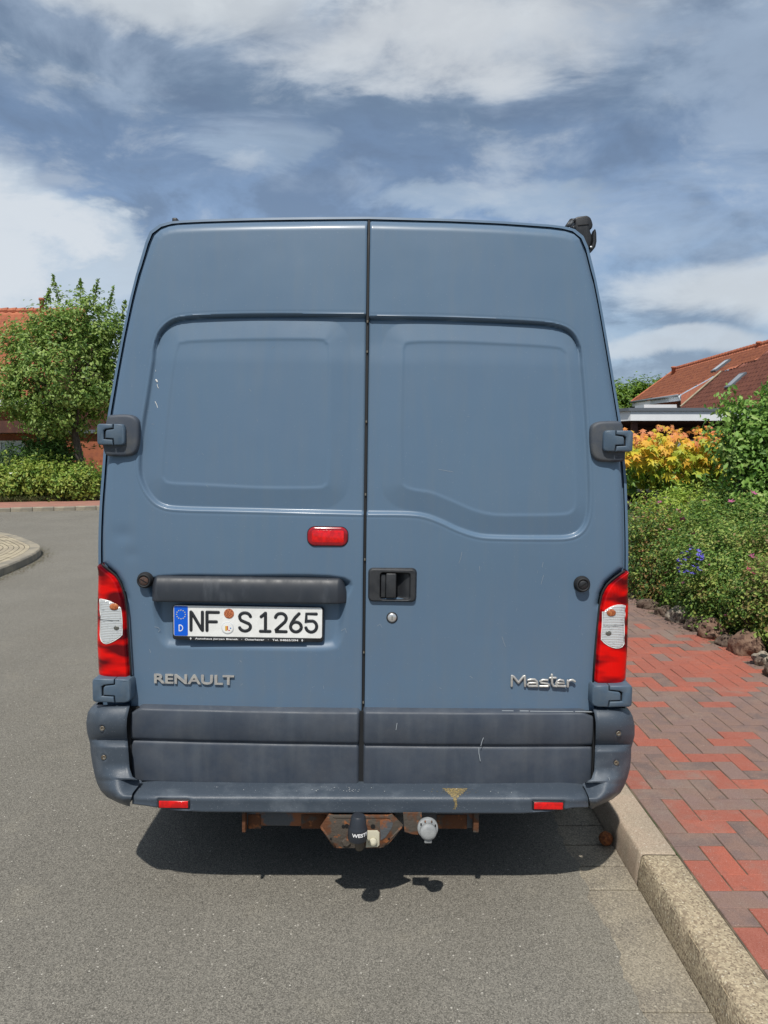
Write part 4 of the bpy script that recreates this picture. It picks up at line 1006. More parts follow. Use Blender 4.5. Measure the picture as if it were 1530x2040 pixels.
xa, zt = VD(613, 1049); xb, zb = VD(693, 1088); yb = float(ybase(xa, 1.2))
hb = prism('high_brake_lamp', rrect(xa, zb, xb, zt, .027, 8), yb - .008, yb + .01, M_BRK, door_L, bev=.007, seg=5)
prism('brake_lamp_gasket', rrect(xa - .002, zb - .002, xb + .002, zt + .002, .028, 8), yb - .0012, yb + .01, M_RUB, hb)
prism('brake_lamp_panel', rrect(xa + .016, zb + .013, xb - .014, zt - .012, .006), yb - .0086, yb, M_REFL, hb, bev=.001)

# door handle
def handle():
    x0, zt = VP(732, 1130, -.012); x1, zb = VP(831, 1202, -.012); nx, nz = 120, 90
    gx, gz = np.meshgrid(np.linspace(x0, x1, nx), np.linspace(zb, zt, nz)); G = np.stack([gx, gz], -1)
    outl = rrect(x0 + .0005, zb + .0005, x1 - .0005, zt - .0005, .020, 6)
    out2 = [(x, z) if x > (x0 + x1) / 2 else (x0 + (x - x0), z) for x, z in outl]
    sd_ = sdf(G, out2).reshape(gx.shape)
    Y = -.014 + .016 * (1 - sstep(-sd_, 0, .010)) ** 1.5
    ca, ct = VP(757, 1140, -.01); cb_, cb2 = VP(818, 1196, -.01)
    sc = sdf(G, rrect(ca, cb2, cb_, ct, .012, 6)).reshape(gx.shape)
    slope = np.clip((cb_ - gx) / (cb_ - ca), 0, 1)
    Y += (.012 + .030 * sstep(slope, .0, .55)) * (1 - sstep(sc, -.007, .001))
    Fq = grid_faces(nz, nx); keep = (sd_.ravel()[Fq] < .0015).all(1)
    me = np_mesh('door_handle', np.stack([gx, Y, gz], -1).reshape(-1, 3), Fq[keep]); bm = bmesh.new(); bm.from_mesh(me)
    bmesh.ops.delete(bm, geom=[v for v in bm.verts if not v.link_faces], context='VERTS'); bm.to_mesh(me); bm.free()
    o = link('door_handle', me, M_HANDLE, door_R, True)
    la, lt = VP(769, 1142, -.012); lb, lb2 = VP(789, 1192, -.012)
    rbox('handle_lever', (la, -.013, lb2), (lb, .012, lt), .005, M_HANDLE, o)
    la, lt = VP(759, 1144, -.008); lb, lb2 = VP(768, 1191, -.008)
    rbox('lever_guard', (la, -.006, lb2), (lb, .012, lt), .003, M_HANDLE, o)
handle()
r_ = random.Random(17)
for k in range(34):
    side_ = r_.random() < .5; px_ = r_.uniform(290, 700) if side_ else r_.uniform(760, 1170); py_ = r_.choice([r_.uniform(1090, 1390), r_.uniform(640, 1000)])
    an = r_.uniform(0, 3.1); l_ = r_.uniform(1.2, 6); q_ = [(px_, py_), (px_ + l_ * math.cos(an), py_ + l_ * math.sin(an))]
    scuff(q_, min(ysurf(*p) for p in q_) - .0002, r_.uniform(.00018, .0004), M_SCR, door_L if side_ else door_R, 'scratch', .3)
scuff([(309, 800), (312, 806), (314, 812)], float(ysurf(312, 806)) - .001, .0012, M_DROP, door_L, 'white_dropping')
scuff([(311, 757), (313, 760)], float(ysurf(312, 758)) - .001, .0032, M_DROP, door_L, 'white_dropping')
scuff([(313, 766), (314, 771), (316, 773)], float(ysurf(314, 770)) - .001, .0011, M_DROP, door_L, 'white_dropping')
scuff([(310, 740), (310, 737)], float(ysurf(310, 738)) - .001, .0006, M_DROP, door_L, 'white_dropping')
for P in ([(874, 935), (890, 938), (902, 940)], [(920, 1100), (918, 1112), (914, 1122)], [(1000, 1268), (1003, 1278), (1007, 1288)], [(1082, 1120), (1080, 1130)], [(955, 1128), (956, 1138)],
          [(1083, 1146), (1080, 1156), (1078, 1164)], [(936, 1347), (942, 1351)], [(640, 645), (638, 646)], [(752, 1247), (757, 1243), (761, 1250)]):
    yy = min(ysurf(*p) for p in P) - .0004; scuff(P, yy, .0005, M_SCR, door_R if P[0][0] > 727 else door_L, 'scratch', .3)
for P in ([(308, 1249), (315, 1250), (319, 1255), (315, 1259)], [(680, 1256), (688, 1252), (690, 1260)], [(300, 1300), (298, 1294)], [(478, 1316), (481, 1319)], [(497, 776), (500, 779)]):
    yy = min(ysurf(*p) for p in P) - .0004; scuff(P, yy, .0006, M_SCR, door_L, 'scratch', .3)
# flaked bright edge above the right moulding
m = MB(); r_ = random.Random(5); xx = .02
while xx < .80:
    l = r_.uniform(.02, .10); hgt = r_.uniform(.0006, .0022) if xx < .55 else r_.uniform(.0015, .003)
    m.box((xx, -.010, mzt - .004), (xx + l, -.0065, mzt - .004 + hgt)); xx += l + r_.uniform(.0, .03)
m.build('flaked_edge', M_SCR, mor)['kind'] = 'stuff'

# tow bar
def tow_bar():
    yb = -.06
    def P2(px, py, y): x, z = VP(px, py, y); return x, z
    xa, zt = P2(487, 1618, yb); xb, zb = P2(950, 1654, yb)
    MB().box((-.12, -.132, zt - .020), (.12, yb + .02, zt + .006)).build('shadow_filler', M_RUST, van)  # added box that blocks sun, joining the mount plate's shadow to the bumper's
    o = rbox('tow_bar', (xa, yb, zb + .006), (xb, yb + .06, zt + .01), .006, M_TGREY, van)
    for px in ((483, 490), (943, 953)):
        a_, z1 = P2(px[0], 1620, yb - .02); b, z0 = P2(px[1], 1656, yb - .02); rbox('end_flange', (a_, yb - .03, z0), (b, yb + .07, z1 + .01), .002, M_RUST, o)
    for px in ((494, 520), (600, 650), (808, 830), (870, 930)):
        a_, z1 = P2(px[0], 1622, yb); b, z0 = P2(px[1], 1652, yb); rbox('bar_sleeve', (a_, yb - .003, z0 + .002), (b, yb + .03, z1), .003, M_RUST, o)
    yp = -.134
    poly = [P2(*q, yp) for q in ((655, 1623), (664, 1625), (772, 1625), (781, 1623), (803, 1645), (790, 1664), (774, 1682), (758, 1690), (671, 1690), (661, 1683), (650, 1667), (638, 1648))]
    pl = prism('ball_mount_plate', poly, yp, yp + .008, M_RUST, o, bev=.0015)
    rimp = [P2(*q, yp) for q in ((664, 1627), (668, 1628), (770, 1628), (776, 1630))]
    MB().tube([(x, yp - .001, z) for x, z in rimp], .002, 6).build('weld_bead', M_RUST, pl, True)
    for (pa, pb) in (((640, 1648), (668, 1688)), ((800, 1648), (762, 1688))):
        A, B = P2(*pa, yp), P2(*pb, yp); MB().tube([(A[0], yp + .002, A[1]), (B[0], yp + .002, B[1])], .0045, 6).build('bent_edge', M_RUST, pl, True)
    pc = [P2(*q, yp) for q in ((757, 1634), (775, 1631), (783, 1640), (780, 1650), (768, 1668), (758, 1674))]
    prism('paint_remnant', pc, yp - .0012, yp, M_TGREY, pl)
    for (px, py, r) in ((691, 1645, .0075), (684, 1646, .006), (743, 1646, .008), (775, 1671, .004), (659, 1671, .004)):
        x, z = P2(px, py, yp); MB().lathe([(r, 0), (r, .001)], (x, yp - .0012, z), (0, -1, 0), 16).build('bolt_hole', M_DARK, pl)
    x, z = P2(690, 1677, yp); MB().lathe([(.016, 0), (.016, .006), (.013, .009), (.0, .009)], (x, yp, z), (0, -1, 0), 6).build('rusty_bolt', M_RUST, pl)
    cr0 = [P2(*q, yp) for q in ((731, 1654), (752, 1654), (756, 1658), (756, 1682), (752, 1686), (729, 1687))]
    cp_ = prism('cream_plate', cr0, yp - .006, yp, M_CREAM, pl, bev=.0015)
    x, z = P2(743, 1677, yp - .01); MB().lathe([(.0145, 0), (.0145, .008), (.012, .011), (0, .011)], (x, yp - .006, z), (0, -1, 0), 20).build('cream_bolt', M_CREAM, pl, True)
    # neck and ball with cap
    yk = -.245
    xt, ztp = P2(714, 1624, yk); xl, zl = P2(712, 1672, yk); xn, zn = P2(716, 1692, yk + .05)
    MB().tube([(xt + .0, yp, zn + .02), (xn, yp - .06, zn + .004), (xn, yk + .06, zn + .004), (xl + .004, yk + .015, zl - .008), (xl, yk, zl + .02)], [.014, .0155, .0165, .0155, .014], 12).build('tow_neck', mat('dark_steel', (.07, .06, .05), .5, metal=.4), o, True)
    ax = Vector((xt - xl, -.0, ztp - zl)); h = ax.length; ax.normalize()
    cap = MB().lathe([(.0275, -.002), (.0315, 0), (.0335, .006), (.0330, h * .45), (.0310, h * .52), (.0285, h * .60), (.0245, h - .006), (.021, h - .001), (.012, h)], (xl, yk, zl), ax, 36).build('tow_ball_cap', mat('cap_black', (.022, .026, .034), .38), o, True)
    cap.data.set_sharp_from_angle(angle=R(40))
    # printed word around the cap
    rad = .0337; zc = zl + h * .34
    me_o = text_mesh('WESTF', 0, 1, 0, 1, 0, .0002, M_TEXTW, 'cap_lettering', cap, bold=.035)
    n = len(me_o.data.vertices)
    for v in me_o.data.vertices:
        th = R(-32 + 100 * v.co.x); hh = (v.co.z - .5) * .0125
        dy = -.0 ; r2 = rad + .0003 - v.co.y * 1
        v.co = Vector((xl + ax.x * (zc - zl) + math.sin(th) * r2, yk - math.cos(th) * r2, zc + hh))
    m = MB()
    # thin band line
    # socket
    ys = -.165; x, z = P2(852, 1649, ys); x2, z2 = P2(852, 1632, ys)
    br = prism('socket_bracket', [P2(*q, ys + .012) for q in ((803, 1620), (840, 1620), (840, 1664), (822, 1662), (806, 1657))], ys + .012, ys + .020, M_RUST, o)
    so_ = MB().lathe([(.034, 0), (.036, .004), (.036, .018), (.034, .021), (.02, .022)], (x, ys + .01, z), (0, -1, 0), 32).build('tow_socket', M_SOCK, o, True)
    MB().lathe([(.029, 0), (.029, .010), (.026, .015), (.018, .018), (.004, .018)], (x + .001, ys - .012, z - .006), (0, -1, 0), 32).build('socket_lid', M_SOCK, so_, True)
    rbox('lid_tab', (x - .012, ys - .022, z - .046), (x + .014, ys - .008, z - .031), .003, M_SOCK, so_)
    for (dx, dz) in ((-.024, .018), (.026, .014), (-.010, .028), (.013, .028)):
        rbox('lid_slot', (x + dx - .0025, ys - .0135, z + dz - .004), (x + dx + .0025, ys - .010, z + dz + .004), .001, M_RUST if abs(dx) < .02 else M_DARK, so_)
tow_bar()

# awning on the right roof edge: black end cap with a folded bracket
def awning():
    y = .30
    def A(px, py, yy=y): x, z = VP(px, py, yy); return (x, z)
    C = lambda u, v: A(980 + u / 5.1, 400 + v / 5.1)
    body_ = [C(*q) for q in ((832, 190), (845, 172), (875, 158), (960, 147), (985, 155), (1005, 172), (1018, 200), (1028, 240), (1024, 265), (1014, 280), (1000, 288), (1002, 310), (1012, 335), (1018, 380), (1012, 430), (1000, 470), (975, 500), (955, 450), (900, 380), (845, 320))]
    o = prism('awning_end_cap', body_, y, y + .05, M_BLACK, van, bev=.006, seg=3)
    prism('cap_ridge', [C(*q) for q in ((872, 248), (985, 236), (986, 243), (873, 255))], y - .002, y + .01, M_DARK, o)
    prism('cap_flank', [C(*q) for q in ((832, 190), (848, 186), (856, 330), (838, 312))], y - .004, y + .01, M_BLACK, o, bev=.001)
    prism('bracket_hook', [C(*q) for q in ((1040, 292), (1049, 300), (1056, 335), (1058, 420), (1046, 475), (1015, 515), (990, 540), (984, 505), (1010, 470), (1022, 420), (1024, 340))], y - .01, y + .03, M_BLACK, o, bev=.003)
    def bar(a_, b, r, mt, nm, yy=y - .005):
        p, q = C(*a_), C(*b); MB().tube([(p[0], yy, p[1]), (q[0], yy, q[1])], r, 8).build(nm, mt, o, True)
    bar((735, 300), (805, 200), .0075, M_BLACK, 'bracket_arm'); bar((775, 270), (812, 215), .006, M_HPL, 'bracket_arm', y - .012)
    bar((800, 205), (845, 205), .008, M_BLACK, 'bracket_arm'); bar((815, 290), (835, 270), .008, M_BLACK, 'bracket_arm')
    bar((690, 292), (730, 290), .010, M_BLACK, 'bracket_foot')
    bar((800, 290), (1000, 500), .012, M_BLACK, 'bracket_strap', y + .02)
    cc = [C(*q) for q in ((860, 190), (960, 170), (1005, 230), (990, 300), (960, 420), (880, 330))]
    prism('awning_case', cc, y + .05, y + 3.2, M_BLACK, van, bev=.01)
    p = C(998, 480); MB().lathe([(.004, 0), (.004, .003), (.001, .004)], (p[0], y - .012, p[1]), (0, -1, 0), 10).build('cap_screw', M_STEEL, o)
    x, z = VP(349, 439, .25); rbox('roof_rail_stub', (x - .010, .24, z - .03), (x + .010, 1.6, z + .008), .005, M_BLACK, van)
awning()

# ================================================================== GROUND, ROAD, KERB, PATH
def flat(name, pts, z, m_, kind='structure', parent=None):
    o = obj(name, [(x, y, z) for x, y in pts], [tuple(range(len(pts)))], m_, parent)
    if kind: o['kind'] = kind
    return o
def far_line(x): return 21.264 + (x + 8.03) * .31            # front edge of the far kerb
ground = flat('ground', [(-400, -60), (400, -60), (400, 700), (-400, 700)], -.03, M_LAWN)
def road():
    ys = np.arange(-8, 30, .016); r_ = np.random.default_rng(4)
    n = np.convolve(r_.normal(0, 1, len(ys) + 14), np.ones(15) / 15, 'valid') * .030 + np.convolve(r_.normal(0, 1, len(ys) + 2), np.ones(3) / 3, 'valid') * .009
    xe = .775 + n + .012 * np.sin(ys * 1.1 + .8)
    V = [(x, y, .004) for x, y in zip(xe, ys)]; W = [(-1.0, y, .004) for y in ys]; k = len(ys)
    F_ = [(i, i + 1, k + i + 1, k + i) for i in range(k - 1)]
    n0 = 2 * k; V2 = V + W + [(-60, -8, .004), (-60, far_line(-60) + .05, .004), (-1.0, far_line(-1) + .05, .004)]
    # left part as one polygon that shares the seam
    F_.append(tuple([k + i for i in range(k) if ys[i] < far_line(-1)][::-1]) + (n0, n0 + 1, n0 + 2))
    o = obj('road', V2, F_, M_ASPH); o['kind'] = 'structure'
road()
gut = empty('gutter', (0, 0, 0), kind='structure')
MB().box((.60, -4, -.03), (.966, 14, -.009)).build('gutter_bed', M_JOINT, gut)
yy = -1.0; r_ = random.Random(9); me_g = []
while yy < 7.2:
    l = .165 if yy > 2.55 else .62
    h = r_.uniform(-.0008, .0008); g = .012 if yy > 2.55 else .006
    m = MB(); x0, x1, y0, y1 = .64, .963, yy + g / 2, yy + l - g / 2; b = .004; z = .0012 + h
    m.add([(x0, y0, -.01), (x1, y0, -.01), (x1, y1, -.01), (x0, y1, -.01), (x0, y0, z - b), (x1, y0, z - b), (x1, y1, z - b), (x0, y1, z - b), (x0, y0 + b, z), (x1, y0 + b, z + .001), (x1, y1 - b, z + .001), (x0, y1 - b, z)],
          [(0, 1, 5, 4), (1, 2, 6, 5), (2, 3, 7, 6), (3, 0, 4, 7), (4, 5, 9, 8), (5, 6, 10, 9), (6, 7, 11, 10), (7, 4, 8, 11), (8, 9, 10, 11)])
    m.build('gutter_stone', M_GUT, gut); yy += l
kerb = empty('kerb', (0, 0, 0), kind='structure')
MB().box((.975, -4, -.02), (1.12, 14, .05)).build('kerb_bed', M_JOINT, kerb)
def kerb_stone(y0, y1, m_, par, xf=.966, xb=1.119, zt=.12):
    r = .014; prof = [(xf, -.01), (xf + .004, .05), (xf + .012, zt - r)] + [(xf + .013 + r - r * math.cos(t), zt - r + r * math.sin(t)) for t in np.linspace(.1, math.pi / 2, 5)] + [(xb - .006, zt - .001), (xb, zt - .006), (xb, -.01)]
    n = max(3, int((y1 - y0) / .012)); ys = np.linspace(y0 + .0025, y1 - .0025, n); P = np.array([[(x, y, z) for x, z in prof] for y in ys])
    e = np.minimum(ys - ys[0], ys[-1] - ys); q = (.006 * (1 - np.clip(e / .009, 0, 1)) ** 2)[:, None]
    P[..., 2] = np.where(P[..., 2] > .09, P[..., 2] - q, P[..., 2]); P[..., 0] = np.where(P[..., 0] < 1.0, P[..., 0] + q, P[..., 0])
    # chipped front edge
    if m_ is M_KERB1:
        c = np.convolve(np.random.default_rng(3).normal(0, 1, n + 4), np.ones(5) / 5, 'valid') * .005; c = np.clip(c, 0, .01)
        P[:, 3:7, 0] += c[:, None] * .6; P[:, 3:7, 2] -= c[:, None] * .6
    o = grid_obj('kerb_stone', P, m_, par); o.data.set_sharp_from_angle(angle=R(50))
    m = MB(); k = len(prof)
    for i in (0, -1): m.add([tuple(p) for p in P[i]], [tuple(range(k)) if i else tuple(range(k))[::-1]])
    return o
for y0, y1, m_ in ((-1.0, .0, M_KERB1), (0, .76, M_KERB1), (.76, 2.765, M_KERB1), (2.765, 3.77, M_KERB2), (3.77, 4.77, M_KERB2), (4.77, 5.77, M_KERB2), (5.77, 6.77, M_KERB2), (6.77, 7.77, M_KERB2), (7.77, 8.77, M_KERB2), (8.77, 9.77, M_KERB2)):
    kerb_stone(y0, y1, m_, kerb)
pave = empty('pavement', (0, 0, 0), kind='structure')
MB().box((1.119, -2, -.02), (2.95, 13, .1165)).build('paving_bed', M_JOINT, pave)
def edge_x(y): return 2.76 - .085 * max(0, y - 5) - (.0 if y > 5 else .0)
def brick_mesh(name, L_, W_, m_):
    g = .0022; b = .0022; zt = 0
    x, y = L_ / 2 - g, W_ / 2 - g; m = MB()
    m.add([(-x, -y, -.03), (x, -y, -.03), (x, y, -.03), (-x, y, -.03), (-x, -y, -b), (x, -y, -b), (x, y, -b), (-x, y, -b), (-x + b, -y + b, 0), (x - b, -y + b, 0), (x - b, y - b, 0), (-x + b, y - b, 0)],
          [(0, 1, 5, 4), (1, 2, 6, 5), (2, 3, 7, 6), (3, 0, 4, 7), (4, 5, 9, 8), (5, 6, 10, 9), (6, 7, 11, 10), (7, 4, 8, 11), (8, 9, 10, 11)])
    me = bpy.data.meshes.new(name); me.from_pydata(m.v, [], m.f); me.materials.append(m_); return me
def bricks():
    r_ = random.Random(21); U = .1; X0, Y0 = 1.123, .02; cells = []
    for n in range(-2, 19):
        for m in range(0, 125):
            d = (n - m) % 4
            if d == 0:
                a_, b = n, n + 2; lx = (max(a_, 0)) * U; hx = b * U
                if hx <= 0: continue
                cells.append((X0 + (lx + hx) / 2, Y0 + (m + .5) * U, hx - lx, U))
            elif d == 3 and n >= 0: cells.append((X0 + (n + .5) * U, Y0 + (m + 1) * U, U, 2 * U))
    out = []
    for (x, y, lx, ly) in cells:
        if x + lx / 2 > edge_x(y) + .12: continue
        px, py = PROJ(x, y, .12) if y > .6 else (9999, 9999)
        h = (math.sin(x * 3.1 + y * 1.7) + math.sin(x * 5.3 - y * 2.3 + 1)) * .5
        if y > 6.15: p = .07
        elif y > 4.75: p = .78
        elif y > 3.95: p = .16
        else: p = .46
        red = r_.random() < p
        # the two full red bricks against the kerb and the brown ones in front of them
        if x < X0 + .11 and ly > .15 and 2.2 < y < 2.85: red = True
        if x < X0 + .11 and 1.6 < y < 2.18: red = False
        vis = -20 < px < 1560 and 900 < py < 2080 and (px > 1240 or py > 1560)
        out.append((vis, lx * ly / max(y, .5) ** 3, x, y, lx, ly, red))
    out.sort(key=lambda t: (not t[0], -t[1]))
    cache = {}; rest = {True: MB(), False: MB()}
    for i, (vis, a_, x, y, lx, ly, red) in enumerate(out):
        k = (round(lx, 3), round(ly, 3), red)
        if k not in cache: cache[k] = brick_mesh('brick', lx, ly, M_RED if red else M_GREY)
        z = .12 + r_.uniform(-.0012, .0012); tx, ty = r_.gauss(0, .004), r_.gauss(0, .004)
        if i < 300 and vis:
            o = bpy.data.objects.new('brick', cache[k]); COL.objects.link(o); o.parent = pave; o.location = (x, y, z); o.rotation_euler = (tx, ty, r_.gauss(0, .006))
        else:
            me = cache[k]; rest[red].add([(v.co.x + x, v.co.y + y, v.co.z + z) for v in me.vertices], [tuple(p.vertices) for p in me.polygons])
    for red, m in rest.items():
        if m.v: m.build('red_bricks' if red else 'grey_bricks', M_RED if red else M_GREY, pave)['kind'] = 'stuff'
bricks()
# brown husk in the gutter
def husk():
    bm = bmesh.new(); bmesh.ops.create_icosphere(bm, subdivisions=5, radius=.027)
    from mathutils import noise
    for v in bm.verts:
        d = v.co.normalized(); f = noise.noise(d * 9) * .10 + abs(noise.noise(d * 26)) * .16 + noise.noise(d * 55) * .06
        v.co = d * .027 * (1 + f) * (1 if d.z > 0 else .97)
    o = finish(bm, 'seed_husk', M_NUT, None, True, 180); o.location = (.932, 3.045, .029); setp(o, 'round rough brown seed husk lying in the gutter against the kerb', 'seed husk')
husk()
# litter along the path edge and in the gutter
def litter():
    r_ = np.random.default_rng(8); n = 900; V = []; F_ = []
    for i in range(n):
        if i < 650: y = r_.uniform(4.2, 9.5); x = edge_x(y) - abs(r_.normal(0, .09)); z = .123
        else: y = r_.uniform(1.9, 3.4); x = .9 + r_.uniform(-.14, .06); z = .006
        s = r_.uniform(.002, .009) if i < 650 else r_.uniform(.001, .0025); a_ = r_.uniform(0, 6.3); w_ = s * r_.uniform(.2, .8); k = len(V)
        for u, v in ((-s, 0), (0, w_), (s, 0), (0, -w_)): V.append((x + u * math.cos(a_) - v * math.sin(a_), y + u * math.sin(a_) + v * math.cos(a_), z + r_.uniform(0, .003)))
        F_ += [(k, k + 1, k + 2), (k, k + 2, k + 3)]
    isl = smooth_poly([(-5.0, 9.0), (-5.07, 9.8), (-5.18, 10.7), (-5.33, 11.45), (-5.6, 12.2), (-6.08, 12.9), (-6.75, 13.75)], 30, False)
    for i in range(1500):
        j = r_.integers(0, len(isl)); x, y = isl[j]; x += abs(r_.normal(0, .10)) + .01; y += r_.normal(0, .03); s = r_.uniform(.004, .016); a_ = r_.uniform(0, 6.3); k = len(V)
        for u, v in ((-s, 0), (0, s * .6), (s, 0), (0, -s * .6)): V.append((x + u * math.cos(a_) - v * math.sin(a_), y + u * math.sin(a_) + v * math.cos(a_), .008 + r_.uniform(0, .004)))
        F_ += [(k, k + 1, k + 2), (k, k + 2, k + 3)]
    o = obj('fallen_litter', V, F_, leaf_mat('litter', [(.05, .035, .02), (.16, .12, .07), (.08, .09, .03), (.2, .17, .12)], .8, 0)); setp(o, 'dry crumbs and leaf bits along the path edge and kerbs', 'litter', kind='stuff')
litter()

# traffic island on the left
def island():
    K = smooth_poly([(-5.0, 9.0), (-5.07, 9.8), (-5.18, 10.7), (-5.33, 11.45), (-5.6, 12.2), (-6.08, 12.9), (-6.75, 13.75), (-7.4, 14.35), (-8.6, 15), (-10.5, 15.2), (-12.5, 14), (-13.5, 11), (-12.5, 8), (-10, 6.2), (-7.5, 5.9), (-5.6, 7.2)], 14)
    root = empty('traffic_island', (-8, 11, 0), kind='structure'); base = Vector((-8, 11, 0))
    Fp = np.array((-6.85, 11.75))
    def loc(P, z): return [(p[0] + 8, p[1] - 11, z) for p in P]
    def off(P, d):
        t = np.roll(P, -1, 0) - np.roll(P, 1, 0); t /= np.hypot(*t.T)[:, None]; return P - np.stack([t[:, 1], -t[:, 0]], 1) * d * -1 * SG
    area = .5 * np.sum(K[:, 0] * np.roll(K[:, 1], -1) - np.roll(K[:, 0], -1) * K[:, 1]); SG = 1 if area > 0 else -1
    n = len(K); K = rs(np.vstack([K, K[:1]]), 141)[:-1]; n = 140
    def inner(d): 
        t = np.roll(K, -1, 0) - np.roll(K, 1, 0); t /= np.hypot(*t.T)[:, None]; nrm = np.stack([-t[:, 1], t[:, 0]], 1) * SG
        return K + nrm * d
    i14 = inner(.16)
    step = 5
    for s in range(0, n, step):       # kerb stones, each its own piece
        idx = [(s + k) % n for k in range(step + 1)]; m = MB(); A = []
        for j, i in enumerate(idx):
            o_, q = K[i], i14[i]
            if j == 0: o_ = K[i] * .985 + K[(i + 1) % n] * .015; q = i14[i] * .985 + i14[(i + 1) % n] * .015
            if j == step: o_ = K[i] * .985 + K[i - 1] * .015; q = i14[i] * .985 + i14[i - 1] * .015
            oi = o_ * .9 + q * .1
            A.append([(o_[0] + 8, o_[1] - 11, 0), (o_[0] + 8, o_[1] - 11, .10), (oi[0] + 8, oi[1] - 11, .12), (q[0] + 8, q[1] - 11, .12), (q[0] + 8, q[1] - 11, 0)])
        P = np.array(A); m.add(P.reshape(-1, 3), [tuple(f) for f in grid_faces(len(idx), 5)] + [(0, 1, 2, 3, 4), tuple(len(idx) * 5 - 5 + q for q in (4, 3, 2, 1, 0))])
        m.build('kerb_stone', M_CONCR, root)
    base_ = [(q[0] + 8, q[1] - 11, .108) for q in i14]; obj('island_bed', base_ + [(Fp[0] + 8, Fp[1] - 11, .108)], [(i, (i + 1) % n, n) for i in range(n)], M_JOINT, root)
    m = MB(); r_ = random.Random(2); rings = 15
    for k in range(rings):
        a_ = 1 - k / rings - .004; b = 1 - (k + 1) / rings + .004 * 1
        ro = Fp + (i14 - Fp) * a_; ri = Fp + (i14 - Fp) * b; ln = np.hypot(*(np.roll(ro, -1, 0) - ro).T)
        acc = 0; st_ = 0
        for i in range(n):
            acc += ln[i]
            if acc > .36 or i == n - 1:
                idx = list(range(st_, i + 2)); dz = r_.uniform(-.003, .003); v = []
                for q in idx:
                    v.append((*(ro[q % n] + np.array((8, -11))), .119 + dz))
                for q in idx[::-1]: v.append((*(ri[q % n] + np.array((8, -11))), .119 + dz))
                c = np.mean([p[:2] for p in v], 0); v = [(c[0] + (p[0] - c[0]) * .975, c[1] + (p[1] - c[1]) * .975, p[2]) for p in v]
                m.add(v, [tuple(range(len(v)))]); st_ = i + 1; acc = 0
    o = m.build('ring_pavers', M_TAN, root); o['kind'] = 'stuff'
island()
# far kerb and pavement
def far_side():
    root = empty('far_pavement', (-9, far_line(-9), 0), kind='structure'); a_ = math.atan(.31); root.rotation_euler = (0, 0, a_)
    MB().box((-30, .15, -.02), (14, 2.75, .115)).build('paving_sheet', M_FARRED, root)
    x = -9.0; r_ = random.Random(1); proto = None
    while x < 6:
        if proto is None:
            m = MB(); m.add([(.008, 0, -.02), (.542, 0, -.02), (.542, 0, .10), (.008, 0, .10), (.008, .02, .12), (.542, .02, .12), (.542, .145, .12), (.008, .145, .12)], [(0, 1, 2, 3), (3, 2, 5, 4), (4, 5, 6, 7), (1, 6, 5, 2), (0, 3, 4, 7)])
            proto = m.build('kerb_stone', M_CONCR, root); o = proto
        else: o = proto.copy(); COL.objects.link(o)
        o.location = (x, 0, r_.uniform(-.006, .006)); x += .55
    for xa, xb in ((-30, -9), (6, 14)): MB().box((xa, 0, -.02), (xb, .145, .12)).build('kerb_run', M_CONCR, root)
far_side()
# raised garden ground on the right
def garden():
    xs = np.concatenate([np.linspace(2.5, 6, 26), np.linspace(6.5, 60, 30)]); ys = np.concatenate([np.linspace(-3, 16, 70), np.linspace(17, 80, 20)])
    X, Y = np.meshgrid(xs, ys); ex = np.array([edge_x(y) for y in ys])[:, None]; X = np.where(X < 6, ex + .02 + (X - 2.5) * (6 - ex) / 3.5, X)
    Z = .105 + .34 * sstep(X - ex, .05, 2.2) + .03 * np.sin(X * 3) * np.cos(Y * 2.3) * sstep(X - ex, .2, 1)
    o = grid_obj('garden_ground', np.stack([X, Y, Z], -1), M_SOIL); o['kind'] = 'structure'
garden()

# ================================================================== PLANTS
def leaf_cloud(name, C, Nrm, size, m_, parent, rs_, fold=.25, aspect=.5, jit=.35):
    """many small folded leaves; C centres, Nrm preferred facing"""
    n = len(C); g = rs_
    nr = Nrm + g.normal(0, jit, (n, 3)); nr /= np.linalg.norm(nr, axis=1)[:, None]
    t = g.normal(0, 1, (n, 3)); t -= nr * (t * nr).sum(1)[:, None]; t /= np.linalg.norm(t, axis=1)[:, None]; b = np.cross(nr, t)
    s = size * g.uniform(.6, 1.3, n)[:, None]
    base = C - t * s * .5; tip = C + t * s * .5 - nr * s * .12; l = C + b * s * aspect * .5 + nr * s * fold * .3; r = C - b * s * aspect * .5 + nr * s * fold * .3
    V = np.stack([base, l, tip, r], 1).reshape(-1, 3); k = np.arange(n)[:, None] * 4
    Fq = np.concatenate([k + np.array([0, 1, 2]), k + np.array([0, 2, 3])]).reshape(-1, 3)
    return link(name, np_mesh(name, V, Fq), m_, parent, False)
def clumps(ells, nclump, per, rc, g, shell=.55, zflat=1.0):
    """leaf centres gathered into twig-sized clumps within ellipsoids"""
    out, nrm = [], []
    wts = np.array([e[3] * e[4] * e[5] for e in ells]) ** (2 / 3); wts = wts / wts.sum()
    for e, w_ in zip(ells, wts):
        k = max(3, int(nclump * w_)); d = g.normal(0, 1, (k, 3)); d /= np.linalg.norm(d, axis=1)[:, None]
        rad = (shell + (1 - shell) * g.uniform(0, 1, k) ** .6) * (1 + g.normal(0, .05, k)); c = d * rad[:, None] * np.array(e[3:6]) + np.array(e[:3])
        for ci, di in zip(c, d):
            m = int(per * g.uniform(.5, 1.5)); q = g.normal(0, 1, (m, 3)) * rc * g.uniform(.45, 1.35) * np.array([1, 1, zflat]); out.append(ci + q)
            nn = di * .6 + q / (rc * 2) + np.array([0, 0, .7]); nrm.append(nn)
    return np.concatenate(out), np.concatenate(nrm)
